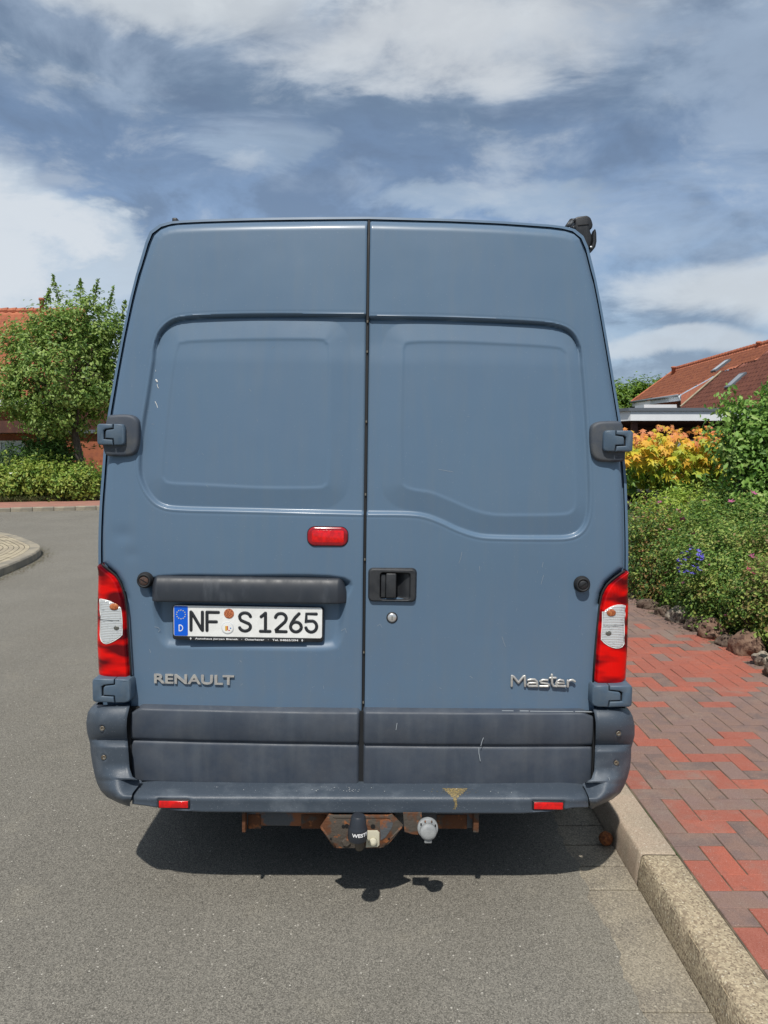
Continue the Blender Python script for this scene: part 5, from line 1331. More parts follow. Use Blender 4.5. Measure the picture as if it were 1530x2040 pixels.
def limb(m, p, d, L_, r, depth, g, tips, spread=.5):
    pts = [p]; q = p.copy(); dd = d.copy()
    for i in range(4):
        dd = dd + g.normal(0, .10, 3) + np.array([0, 0, .04]); dd /= np.linalg.norm(dd); q = q + dd * L_ / 4; pts.append(q.copy())
    m.tube([tuple(a_) for a_ in pts], [r * (1 - .13 * i) for i in range(5)], 6 if depth > 1 else 5, True)
    tips.append(q.copy())
    if depth > 0:
        for k in range(3 if depth > 1 else 2):
            nd = dd + g.normal(0, spread, 3); nd /= np.linalg.norm(nd); limb(m, pts[-1 - (k % 2)], nd, L_ * .68, r * .55, depth - 1, g, tips, spread)
GREENS = [(.055, .125, .03), (.13, .24, .045), (.23, .35, .07), (.36, .46, .13), (.15, .26, .05)]
def tree(label, base, ells, trunk_r, nclump, per, rc, lsize, cols, mname, seed, lean=(0, 0), trunk_h=None, cat='tree', depth=3, shoots=()):
    g = np.random.default_rng(seed); root = empty('tree', base, 0, label, cat)
    B = np.array(base); loc = [(e[0] - B[0], e[1] - B[1], e[2] - B[2], *e[3:]) for e in ells]
    zc = loc[0][2]; th = trunk_h or zc * .6; m = MB(); tips = []
    P = [(lean[0] * t ** 1.3 + .04 * math.sin(t * 5), lean[1] * t, th * t) for t in np.linspace(0, 1, 7)]
    m.tube(P, [trunk_r * (1.25 - .5 * t) for t in np.linspace(0, 1, 7)], 10)
    tr = m.build('trunk', M_BARK, root, True)
    for k in range(6):
        m2 = MB(); a_ = k * 1.05 + g.uniform(-.3, .3); d = np.array([math.cos(a_) * .75, math.sin(a_) * .75, .9]); d /= np.linalg.norm(d)
        limb(m2, np.array(P[-1 - (k % 2)]), d, (loc[0][5]) * .62, trunk_r * .5, depth, g, tips); m2.build('limb', M_BARK, root, True)
    C, Nn = clumps(loc, nclump, per, rc, g, .35)
    ex, en = [], []
    for (x, y, z, x2, y2, z2) in shoots:
        a_, b = np.array((x, y, z)) - B, np.array((x2, y2, z2)) - B; t = g.uniform(0, 1, 70)[:, None]; ex.append(a_ + (b - a_) * t + g.normal(0, .07, (70, 3)) * (1.2 - t)); en.append(g.normal(0, 1, (70, 3)))
        ms = MB().tube([tuple(a_), tuple((a_ + b) / 2), tuple(b)], [.02, .012, .005], 5)
        ms.build('twig', M_BARK, root, True)
    if ex: C = np.concatenate([C] + ex); Nn = np.concatenate([Nn] + en)
    leaf_cloud('crown', C, Nn, lsize, leaf_mat(mname, cols), root, g)['kind'] = 'stuff'
    return root
def W(px, py, Y): return AT(px, py, Y)
def ell(px, py, Y, rx, rz, ry=None):      # radii in pixels -> metres
    x, y, z = AT(px, py, Y); k = Y / F_PX; return (x, y, z, rx * k, (ry or rx * k), rz * k)
Yt = 24.6
tx, ty, _ = W(165, 940, Yt)
tree('leafy green tree with a dark trunk in front of the red-roofed house', (tx, Yt, .1),
     [ell(120, 745, Yt, 122, 118), ell(165, 655, Yt, 75, 75), ell(60, 700, Yt, 60, 70), ell(42, 790, Yt, 62, 58), ell(205, 772, Yt, 50, 82), ell(105, 842, Yt, 66, 24), ell(225, 690, Yt, 32, 60), ell(95, 640, Yt, 30, 35)],
     .13, 660, 40, .16, .135, GREENS, 'tree_leaves', 5, lean=(-.25, 0), trunk_h=2.6,
     shoots=[(*W(118, 600, Yt), *W(105, 548, Yt)), (*W(160, 600, Yt), *W(160, 556, Yt)), (*W(185, 610, Yt), *W(196, 555, Yt)), (*W(215, 620, Yt), *W(226, 572, Yt)), (*W(90, 610, Yt), *W(100, 574, Yt)), (*W(240, 640, Yt), *W(250, 600, Yt))])
def shrub(name, label, cat, ells, nclump, per, rc, lsize, cols, mname, seed, group=None, flowers=None, aspect=.5, shell=.5, stems=14, zflat=1.0, jit=.4, ground=None, trans=.3, sprigs=70):
    g = np.random.default_rng(seed); e0 = ells[0]; gz = ground if ground is not None else max(.1, e0[2] - e0[5]); base = (e0[0], e0[1], gz)
    root = empty(name, base, 0, label, cat, group); B = np.array(base)
    loc = [(e[0] - B[0], e[1] - B[1], e[2] - B[2], *e[3:]) for e in ells]
    C, Nn = clumps(loc, nclump, per, rc, g, shell, zflat); ok = C[:, 2] > -.02; C, Nn = C[ok], Nn[ok]
    ex, en = [], []
    for k in range(sprigs):
        e = loc[k % len(loc)]; d = g.normal(0, 1, 3); d[2] = abs(d[2]) + .2; d /= np.linalg.norm(d); p0 = np.array(e[:3]) + d * np.array(e[3:6]) * .95; d2 = d * .6 + np.array([0, 0, .5]) + g.normal(0, .35, 3); d2 /= np.linalg.norm(d2)
        L_ = lsize * g.uniform(2.5, 6); t = np.linspace(0, 1, 12)[:, None]; ex.append(p0 + d2 * L_ * t + np.array([0, 0, -1]) * L_ * .25 * t * t + g.normal(0, lsize * .28, (12, 3))); en.append(g.normal(0, 1, (12, 3)) + np.array([0, -.4, .4]))
    if ex: C = np.concatenate([C] + ex); Nn = np.concatenate([Nn] + en)
    leaf_cloud('foliage', C, Nn, lsize, leaf_mat(mname, cols, trans=trans), root, g, aspect=aspect, jit=jit)['kind'] = 'stuff'
    m = MB()
    for k in range(stems):
        e = loc[k % len(loc)]; d = g.normal(0, 1, 3); d[2] = abs(d[2]); d /= np.linalg.norm(d); t = np.array(e[:3]) + d * np.array(e[3:6]) * .8; s = np.array([t[0] * .4 + g.normal(0, .06), t[1] * .4 + g.normal(0, .06), 0])
        m.tube([tuple(s), tuple((s + t) / 2 + g.normal(0, .05, 3)), tuple(t)], [.012, .008, .003], 4, False)
    if m.v: m.build('stems', M_BARK, root)['kind'] = 'stuff'
    if flowers:
        nf, fs, fm, spread = flowers
        fme = flower_mesh(fm)
        for k in range(nf):
            e = loc[k % len(loc)]
            for _ in range(30):
                d = g.normal(0, 1, 3); d /= np.linalg.norm(d)
                if d[1] < .15 and d[2] > -.35 and d[0] < .6: break
            p = np.array(e[:3]) + d * np.array(e[3:6]) * 1.06
            f = bpy.data.objects.new('flower', fme); COL.objects.link(f); f.parent = root; f.location = tuple(p); s = fs * g.uniform(.7, 1.3); f.scale = (s, s, s); f.rotation_euler = (g.uniform(-.3, .9), g.uniform(-.5, .5), g.uniform(0, 6))
    return root
FM = {}
def flower_mesh(m_):
    if m_.name in FM: return FM[m_.name]
    m = MB()
    for k in range(5):
        a_ = k * 2 * math.pi / 5; c, s = math.cos(a_), math.sin(a_)
        q = [(0, 0, 0), (.45, -.3, .12), (1, 0, .28), (.45, .3, .12)]; m.add([(x * c - y * s, x * s + y * c, z) for x, y, z in q], [(0, 1, 2), (0, 2, 3)])
    me = bpy.data.meshes.new('flower'); me.from_pydata(m.v, [], m.f); me.materials.append(m_); FM[m_.name] = me; return me
M_PINK = mat('pink_petals', (.36, .08, .19), .6); M_PURP = mat('violet_petals', (.12, .10, .50), .6); M_WPET = mat('white_petals', (.75, .75, .7), .6); M_REDP = mat('red_petals', (.35, .03, .09), .6)

# left background planting
hedge_cols = [(.07, .15, .025), (.16, .28, .045), (.28, .39, .07), (.38, .42, .08), (.11, .20, .04)]
shrub('flowering_shrub', 'low broad shrubs with few white blooms beyond the far pavement, left of the trunk', 'shrub', [ell(20, 962, 23.9, 75, 32, 1.0), ell(75, 955, 24.1, 55, 34, .9)], 240, 42, .13, .12, hedge_cols, 'hedge_leaves', 31, flowers=(7, .07, M_WPET, 0), ground=.1)
shrub('flowering_shrub', 'low shrub beyond the far pavement, right beside the tree trunk and the van', 'shrub', [ell(145, 962, 24.0, 50, 30, .9), ell(188, 970, 24.2, 28, 20, .7)], 190, 42, .12, .12, hedge_cols, 'hedge_leaves', 32, flowers=(4, .08, M_REDP, 0), ground=.1)
shrub('upright_shrub', 'upright bright green bush behind the low shrubs, just left of the tree trunk', 'shrub', [ell(105, 905, 25.2, 42, 34, .7), ell(75, 925, 25.1, 25, 22, .5)], 120, 40, .14, .17, [(.05, .12, .02), (.10, .20, .035), (.14, .25, .05)], 'bamboo_leaves', 33, aspect=.28, ground=.1)
shrub('spiky_shrub', 'small pale green bush below the white latticed window', 'shrub', [ell(12, 930, 25.0, 32, 20, .5)], 60, 36, .12, .14, [(.07, .13, .05), (.12, .19, .08)], 'pale_leaves', 34, aspect=.25, ground=.1)
def verge():
    g = np.random.default_rng(3); n = 5000; x = g.uniform(-15, -5, n); y = far_line(x) + 2.75 + np.abs(g.normal(0, .28, n)); C = np.stack([x, y, g.uniform(.08, .24, n)], 1)
    o = leaf_cloud('grass_verge', C, np.tile([0, -1.0, .2], (n, 1)), .20, leaf_mat('verge', [(.12, .13, .04), (.20, .18, .07), (.07, .11, .03), (.24, .20, .10)], .8, .2), None, g, aspect=.10); setp(o, 'dry grassy fringe between the far pavement and the shrubs', 'grass', kind='stuff')
verge()

# rockery shrubs on the right
rg = [(.035, .09, .025), (.07, .16, .032), (.12, .23, .04), (.21, .33, .065), (.38, .45, .11), (.30, .22, .09)]
rg_y = [(.14, .27, .035), (.30, .44, .06), (.45, .54, .10), (.24, .36, .06)]
rg_r = [(.18, .24, .05), (.32, .22, .07), (.28, .32, .07), (.38, .18, .08), (.12, .20, .04)]
shrub('rockery_shrub', 'reddish-green shrub in the rockery right beside the van tail lamp', 'shrub', [(2.92, 8.2, .48, .42, .8, .60), (2.86, 7.7, .34, .32, .5, .36)], 420, 34, .062, .038, rg_r + rg, 'rock_leaves_red', 41, flowers=(8, .034, M_PINK, 0), ground=.12)
shrub('rockery_shrub', 'bright yellow-green ferny shrub below the orange-leaved maple bush', 'shrub', [(3.45, 8.8, .62, .6, .7, .60), (3.9, 9.2, .66, .7, .6, .55)], 420, 36, .07, .05, rg_y, 'rock_leaves_bright', 42, flowers=(6, .03, M_PINK, 0), ground=.2)
shrub('rockery_shrub', 'dark green mound with scattered pink flowers, widest of the rockery, above the largest rocks', 'shrub', [(3.15, 6.9, .48, .56, .8, .55), (3.6, 7.6, .64, .7, .8, .58), (3.02, 6.3, .42, .40, .5, .34)], 1150, 42, .060, .034, rg, 'rock_leaves', 43, flowers=(24, .036, M_PINK, 0), ground=.15)
shrub('rockery_shrub', 'tangled shrub with reddish tips hanging over the rocks at the right picture edge', 'shrub', [(3.15, 5.7, .48, .44, .62, .38), (3.7, 6.2, .74, .6, .7, .5), (3.08, 5.2, .42, .30, .36, .20)], 760, 40, .058, .036, rg + [(.14, .13, .05), (.17, .12, .05)], 'rock_leaves_mixed', 44, flowers=(10, .030, M_REDP, 0), ground=.15)
shrub('delphinium_clump', 'small clump of violet-blue flower spikes within the dark green mound', 'flower', [(*AT(1378, 1128, 6.42), .11, .10, .15)], 12, 12, .04, .03, rg, 'rock_leaves', 45, flowers=(60, .019, M_PURP, 0), ground=.45, stems=0, sprigs=0)
shrub('lime_plant', 'small lime-green plant between the last rocks at the right picture edge', 'plant', [(2.93, 4.95, .26, .12, .14, .10)], 14, 14, .04, .06, [(.20, .30, .05), (.3, .38, .1)], 'lime_leaves', 46, aspect=.8, ground=.12, stems=4)
# tall glossy shrub
Ys = 8.3
shrub('tall_shrub', 'tall glossy green shrub reaching up at the right picture edge above the rockery', 'shrub', [ell(1530, 900, Ys, 75, 85, .6), ell(1500, 850, Ys, 40, 40, .4), ell(1470, 900, Ys, 38, 50, .35), ell(1550, 840, Ys, 50, 48, .5), ell(1458, 888, Ys, 20, 22, .22), ell(1505, 985, Ys, 70, 50, .5), ell(1452, 828, Ys, 10, 12, .10), ell(1580, 940, Ys, 60, 100, .6)],
      420, 26, .075, .075, [(.07, .16, .03), (.14, .28, .05), (.24, .40, .08), (.42, .54, .16)], 'glossy_leaves', 47, ground=.4, stems=26, shell=.4)

# maple-like bush with big lobed leaves
def maple():
    g = np.random.default_rng(12); Y0 = 10.4; cx, _, cz = W(1345, 915, Y0)
    root = empty('maple_bush', (cx, Y0, .42), 0, 'flat-topped maple bush with big lobed leaves, orange on top and yellow-green below', 'bush')
    def lobed(m_):
        pts = [(0, -.08)]; 
        for a_, r in ((-100, .30), (-78, .62), (-58, .34), (-38, .88), (-18, .45), (0, 1.05), (18, .45), (38, .88), (58, .34), (78, .62), (100, .30)):
            pts.append((r * math.sin(R(a_)), .15 + r * math.cos(R(a_)) * .75))
        m = MB(); v = [(x * .62, y * .62, -.10 * (x * x) - .10 * max(0, y) ** 2) for x, y in pts]; m.add([(0, .12, .03)] + v, [(0, i, i % len(v) + 1) for i in range(1, len(v) + 1)])
        me = bpy.data.meshes.new('leaf'); me.from_pydata(m.v, [], m.f); me.materials.append(m_); return me
    def lm(nm, c, c2): 
        m_ = leaf_mat(nm, [c, c2], .5, .35)
        return m_
    top = [lobed(lm('maple_orange', (.72, .26, .07), (.80, .36, .08))), lobed(lm('maple_rust', (.78, .34, .16), (.62, .20, .07))), lobed(lm('maple_gold', (.80, .52, .05), (.82, .42, .06)))]
    mid = [lobed(lm('maple_yellow', (.74, .60, .05), (.58, .52, .05))), top[2], lobed(lm('maple_lime', (.36, .46, .05), (.48, .52, .06)))]
    low = [lobed(lm('maple_green', (.11, .25, .03), (.20, .34, .05))), mid[2], lobed(lm('maple_dark', (.05, .14, .025), (.08, .18, .03)))]
    L_ = []
    for i in range(1700):
        u = g.uniform(-1, 1); px = 1345 + u * 118; top_y = 850 + 14 * abs(u) ** 3 + 7 * math.sin(px * .07) + 5 * math.sin(px * .19); bot = 975 - 10 * math.sin(px * .05)
        v = g.uniform(0, 1) ** .85; py = top_y + (bot - top_y) * v; dep = abs(g.normal(0, .22)) if i < 900 else g.uniform(.2, 1.2)
        Y = Y0 - .45 * math.sin(math.pi * min(1, v * .8 + .2)) ** .5 + dep
        if v < .12: Y = Y0 + g.uniform(-.4, 1.3)
        P = np.array(W(px, py, Y)) - np.array((cx, Y0, .42)); s = g.uniform(.16, .25) * (1 - .35 * (v < .15))
        hv = v + g.normal(0, .09)
        me = (top if hv < .17 else mid if hv < .68 else low)[int(g.choice([0, 0, 1, 1, 2]) if hv < .17 else g.integers(0, 3))]
        L_.append((dep, P, s, me, (R(-g.normal(38 + 22 * v, 20)), R(g.normal(0, 25)), R(g.normal(180, 55)))))
    L_.sort(key=lambda t: t[0]); rest = {}
    for i, (dep, P, s, me, rot) in enumerate(L_):
        if i < 300:
            o = bpy.data.objects.new('leaf', me); COL.objects.link(o); o.parent = root; o.location = tuple(P); o.scale = (s, s, s); o.rotation_euler = rot
        else: rest.setdefault(me.materials[0].name, (me, []))[1].append((P, s, rot))
    from mathutils import Euler
    for nm, (me, items) in rest.items():
        m = MB(); vs = [v.co.copy() for v in me.vertices]; fs = [tuple(p.vertices) for p in me.polygons]
        for P, s, rot in items:
            E = Euler(rot).to_matrix(); m.add([tuple(E @ (v * s) + Vector(P)) for v in vs], fs)
        o = m.build('inner_leaves', me.materials[0], root); o['kind'] = 'stuff'
    for k in range(5):
        a_, b = g.uniform(-.5, .5), g.uniform(-.25, .3); m = MB().tube([(a_ * .5, b, 0), (a_ * .8, b, .4), (a_ * 1.4, b, .9)], [.035, .03, .02], 7); m.build('stem', M_BARK, root, True)
maple()

# rocks bordering the path
def rock(px, py, size, flat_, label, seed, tone=None):
    from mathutils import noise
    g = np.random.default_rng(seed); x, y, z = GR(px, py, .12)
    bm = bmesh.new(); bmesh.ops.create_icosphere(bm, subdivisions=4, radius=1); o_ = Vector(g.uniform(-20, 20, 3))
    sx, sy, sz = size * g.uniform(.9, 1.15), size * g.uniform(.8, 1.1), size * flat_
    for v in bm.verts:
        d = v.co.normalized(); f = 1 + .30 * noise.noise(d * 1.3 + o_) + .12 * noise.noise(d * 3.1 + o_) + .04 * noise.noise(d * 9 + o_)
        f = min(f, 1.12)
        v.co = Vector((d.x * sx * f, d.y * sy * f, d.z * sz * f))
    o = finish(bm, 'rock', tone or M_ROCK, None, True, 50); o.location = (x + size * .5, y + size * .5, .12 + sz * .30); o.rotation_euler = (0, 0, g.uniform(0, 6)); setp(o, label, 'rock', 'rocks edging the brick path')
M_ROCKR = mat('boulder_red', (.17, .10, .07), .9, var=(.23, .15, .105), vscale=7, detail=8, var2=(.10, .055, .04), v2scale=16, bump=.01, bscale=35)
M_ROCKP = mat('boulder_pale', (.30, .26, .21), .9, var=(.40, .35, .28), vscale=8, detail=8, var2=(.14, .11, .09), v2scale=18, bump=.008, bscale=40)
rock(1285, 1213, 0.089, .8, 'small dark rock nearest the van tail lamp, farthest along the path edge', 1)
rock(1318, 1228, 0.089, .8, 'dark rock in shade beneath the shrubs, just before the grey round one', 2)
rock(1345, 1240, 0.103, 1.0, 'smooth grey upright rock at the far part of the path edge', 3, M_ROCKP)
rock(1380, 1256, 0.110, .8, 'low brown rock half hidden by hanging shrub leaves beside the grey upright rock', 4)
rock(1412, 1272, 0.131, .85, 'broad dark brown rock in the middle of the row along the path', 5, M_ROCKR)
rock(1446, 1288, 0.089, .7, 'squat brown rock squeezed between two broader ones in the path border', 6)
rock(1480, 1306, 0.138, 1.0, 'largest reddish rough rock in the path border, near the right picture edge', 7, M_ROCKR)
rock(1516, 1326, 0.076, .9, 'pale narrow rock standing right of the largest reddish one', 8, M_ROCKP)
rock(1545, 1352, 0.096, .9, 'dark rock cut by the right picture edge, last of the row', 9)

# ================================================================== BUILDINGS
def pantiles(name, O, A_, B_, poly, m_, parent, cw=.30, rl=.34, amp=.030, sub=5):
    """tiled plane through O; A_ along the eave, B_ down the slope; poly clips (in a,b metres)"""
    A_, B_ = np.array(A_, float), np.array(B_, float); A_ /= np.linalg.norm(A_); B_ /= np.linalg.norm(B_); Nn = np.cross(A_, B_); Nn = Nn if Nn[2] > 0 else -Nn
    poly = np.array(poly, float); a0, b0 = poly.min(0); a1, b1 = poly.max(0)
    b0 = math.floor(b0 / rl) * rl; a0 = math.floor(a0 / cw) * cw
    na, nb = int((a1 - a0) / cw * sub) + 2, int((b1 - b0) / rl) + 2
    us = a0 + np.arange(na) * cw / sub; bs = []
    for k in range(nb): bs += [b0 + k * rl + .001, b0 + (k + 1) * rl - .001]
    bs = np.array(bs); Aa, Bb = np.meshgrid(us, bs); ph = (Aa / cw) % 1
    h = amp * (.5 + .5 * np.cos(ph * 2 * math.pi)) ** 1.5 + .030 * ((Bb - b0) / rl % 1)
    rr = np.random.default_rng(5).normal(0, .003, (nb, int((a1 - a0) / cw) + 3)); h += rr[np.minimum(((Bb - b0) / rl).astype(int), nb - 1), ((Aa - a0) / cw).astype(int)]
    P = np.array(O) + Aa[..., None] * A_ + Bb[..., None] * B_ + h[..., None] * Nn
    Fq = grid_faces(*Aa.shape); c = np.stack([Aa, Bb], -1).reshape(-1, 2)[Fq].mean(1); keep = sdf(c, poly) < 0
    o = link(name, np_mesh(name, P.reshape(-1, 3), Fq[keep]), m_, parent, False); o['kind'] = 'stuff'
    bmm = bmesh.new(); bmm.from_mesh(o.data); bmesh.ops.delete(bmm, geom=[v for v in bmm.verts if not v.link_faces], context='VERTS'); bmm.to_mesh(o.data); bmm.free()
    return o
def hit(px, py, O, Nn):
    d = ray(px, py); c = np.array((0, 0, CAM_H)); t = ((np.array(O) - c) @ Nn) / (d @ Nn); return c + d * t
def vent(px, py0, py1, Y, r, parent, m_=None, name='vent_pipe'):
    x, _, zt = W(px, py0, Y); zb = W(px, py1, Y)[2]; B = Vector(parent.location)
    m = MB().lathe([(r, zb - zt - .3), (r, -.12), (r * 1.35, -.10), (r * 1.35, -.02), (r * .9, 0)], (x - B.x, Y - B.y, zt - B.z), (0, 0, 1), 12); return m.build(name, m_ or M_ROOF1, parent, True)
def house_right():
    base = (19, 45, .4); root = empty('red_roofed_house', base, 0, 'brick house with a long red tiled roof and slanted skylights behind the white carport', 'house'); Bv = np.array(base)
    # plane A: upper roof over the dormer
    R0 = np.array((19., 49.5, 7.0)); A_ = np.array((0, -1., 0)); E = np.array((16.27, 49.5, 4.90)); B_ = E - R0; N_ = np.cross(A_, B_)
    Bn = B_ / np.linalg.norm(B_)
    def ab(p): q = np.array(p) - R0; return (q @ A_, q @ Bn)
    pix = [(1341, 738), (1258, 801), (1355, 787), (1437, 742), (1506, 718), (1530, 701), (1560, 682), (1560, 680)]
    pa = [ab(hit(px, py, R0, N_)) for px, py in pix]; pa[0] = (0, 0); pa[-1] = (pa[-1][0], 0); pa[-2] = (pa[-2][0], max(pa[-2][1], .05))
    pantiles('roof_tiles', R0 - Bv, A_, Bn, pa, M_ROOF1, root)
    ea = pa[2][0]
    # plane B: main roof
    P1, P2_ = hit(1437, 742, R0, N_), hit(1530, 701, R0, N_); NB = np.array((-.668, -.029, .743)); dv = P2_ - P1; NB = NB - dv * (NB @ dv) / (dv @ dv)
    if NB[2] < 0: NB = -NB
    NB /= np.linalg.norm(NB); Ah = np.cross(NB, (0, 0, 1)); Ah /= np.linalg.norm(Ah)
    if Ah[1] > 0: Ah = -Ah
    Bd = np.cross(NB, Ah); Bd = Bd if Bd[2] < 0 else -Bd
    def ab2(p): q = np.array(p) - P1; return (q @ Ah, q @ Bd)
    pb = [ab2(hit(px, py, P1, NB)) for px, py in ((1357, 812), (1437, 742), (1506, 718), (1530, 701), (1600, 668), (1600, 850), (1340, 850), (1340, 826))]
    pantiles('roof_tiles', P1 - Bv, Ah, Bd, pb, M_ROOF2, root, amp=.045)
    # cheek and its flashing
    def quad(name, pts, m_, th=.08):
        P = [np.array(p) - Bv for p in pts]; n = np.cross(P[1] - P[0], P[2] - P[0]); n = n / np.linalg.norm(n) * th
        k = len(P); return obj(name, P + [p + n for p in P], [tuple(range(k)), tuple(range(2 * k - 1, k - 1, -1))] + [(i, (i + 1) % k, k + (i + 1) % k, k + i) for i in range(k)], m_, root)
    c1, c2, c3 = hit(1357, 787, R0, N_), hit(1437, 743, R0, N_), hit(1356, 813, P1, NB)
    quad('dormer_cheek', [c1, c2, c3], M_BRKW)
    m = MB().tube([tuple(c3 - Bv + np.array((-.05, -.1, .08))), tuple(c2 - Bv + np.array((-.05, -.1, .08)))], .05, 6); m.build('cheek_flashing', M_TAN, root)
    # ridge caps, verge
    m = MB(); 
    for k in range(40): y = -.2 - k * .36; m.tube([(0, 4.5 + y + .36, 6.64), (0, 4.5 + y, 6.66)], [.11, .13], 8, True)
    m.build('ridge_tiles', M_ROOF1, root)['kind'] = 'stuff'
    va, vb = R0 - Bv, hit(1258, 801, R0, N_) - Bv; MB().tube([tuple(va + np.array((0, .05, .04))), tuple(vb + np.array((0, .05, .04)))], .07, 6).build('verge', M_ROOF1, root)
    # eave: fascia and gutter
    e1, e2 = hit(1258, 801, R0, N_) - Bv, hit(1353, 787, R0, N_) - Bv
    MB().tube([tuple(e1 + np.array((-.08, 0, -.02))), tuple(e2 + np.array((-.08, 0, -.02)))], .07, 8).build('rain_gutter', mat('zinc', (.2, .22, .24), .5), root, True)
    q1, q2 = e1 + np.array((.05, 0, -.08)), e2 + np.array((.05, 0, -.08)); m = MB(); m.add([tuple(q1), tuple(q2), tuple(q2 - np.array((0, 0, .22))), tuple(q1 - np.array((0, 0, .22))), *[tuple(p + np.array((.1, 0, 0))) for p in (q1, q2, q2 - np.array((0, 0, .22)), q1 - np.array((0, 0, .22)))]], [(0, 1, 2, 3), (7, 6, 5, 4), (0, 4, 5, 1), (3, 2, 6, 7), (1, 5, 6, 2), (0, 3, 7, 4)]); m.build('fascia', M_WPAINT, root)
    # walls under the eave
    xw = 16.9 - 19; MB().box((xw, -14, -.4), (xw + 4.5, 4.3, 3.2)).build('wall', M_BRKW, root)
    MB().box((xw - .05, -3.6, 2.0), (xw + 3.2, 4.2, 4.2)).build('dormer_wall', M_BRKW, root)
    MB().box((xw - .12, -2.2, 2.4), (xw - .04, -1.6, 4.1)).build('dark_panel', M_BROWNW, root)
    f = MB(); y0, y1, z0, z1 = -3.55, -2.3, 2.6, 4.02
    for a_, b in (((y0, z0), (y0 + .12, z1)), ((y1 - .12, z0), (y1, z1)), ((y0, z1 - .1), (y1, z1)), ((y0, z0), (y1, z0 + .1))): f.box((xw - .14, a_[0], a_[1]), (xw - .06, b[0], b[1]))
    wf = f.build('window_frame', M_WPAINT, root); MB().box((xw - .09, y0 + .1, z0 + .1), (xw - .07, y1 - .1, z1 - .1)).build('pane', M_GLASS, wf)
    x_, _, z_ = W(1300, 812, 43); MB().box((x_ - 19 - 1.0, -3.5, z_ - .4 - .35), (x_ - 19 + .8, -2.0, z_ - .4 + .08)).build('balcony_screen', M_WPAINT, root)
    dp = MB().tube([tuple(e2 + np.array((-.05, -.1, -.05))), tuple(e2 + np.array((.25, -.05, -.5))), tuple(e2 + np.array((.35, -.05, -1.0)))], .06, 8); dp.build('downpipe', M_WPAINT, root, True)
    # skylights
    def sky_l(p1, p2, w_, O, N2, B2, m_pane, nm='skylight'):
        a_, b = hit(*p1, O, N2), hit(*p2, O, N2); n = N2 / np.linalg.norm(N2); n = n if n[2] > 0 else -n; s = np.cross(n, B2); s /= np.linalg.norm(s); L2 = np.linalg.norm(b - a_); B2 = B2 / np.linalg.norm(B2) * (1 if B2[2] < 0 else -1)
        ctr = (a_ + b) / 2 - Bv + n * .08; h = max(.5, L2 * .5)
        def fr(hw, hh, t0, t1): return [tuple(ctr + s * i * hw + B2 * j * hh + n * t) for t in (t0, t1) for i, j in ((-1, -1), (1, -1), (1, 1), (-1, 1))]
        bx = [(0, 3, 2, 1), (4, 5, 6, 7), (0, 1, 5, 4), (1, 2, 6, 5), (2, 3, 7, 6), (3, 0, 4, 7)]
        o = obj(nm, fr(w_ / 2, h, -.08, .05), bx, M_ROOFED, root); obj('pane', fr(w_ / 2 - .07, h - .1, .051, .058), bx, m_pane, o)
    M_SK = mat('skylight_pane', (.55, .56, .55), .12, spec=.8)
    M_SK2 = mat('skylight_pane_dark', (.22, .25, .28), .1, spec=.8)
    sky_l((1424, 742), (1451, 720), .6, R0, N_ if N_[2] > 0 else -N_, Bn, M_SK)
    sky_l((1448, 773), (1487, 748), .6, P1, NB, Bd, M_SK2)
    # vent pipes and chimney
    vent(1342, 730, 748, 48.5, .12, root); vent(1512, 680, 702, 38.5, .11, root); vent(1444, 750, 757, 40.0, .09, root, M_TAN)
    x0, _, z1 = W(1421, 706, 44.5); x1 = W(1457, 706, 41.5)[0]
    MB().box((x0 - 19 + .9, -2.9, 5.9), (x0 - 19 + 1.55, -.6, z1 - .4 + .10)).build('chimney', M_BROWNW, root)
house_right()
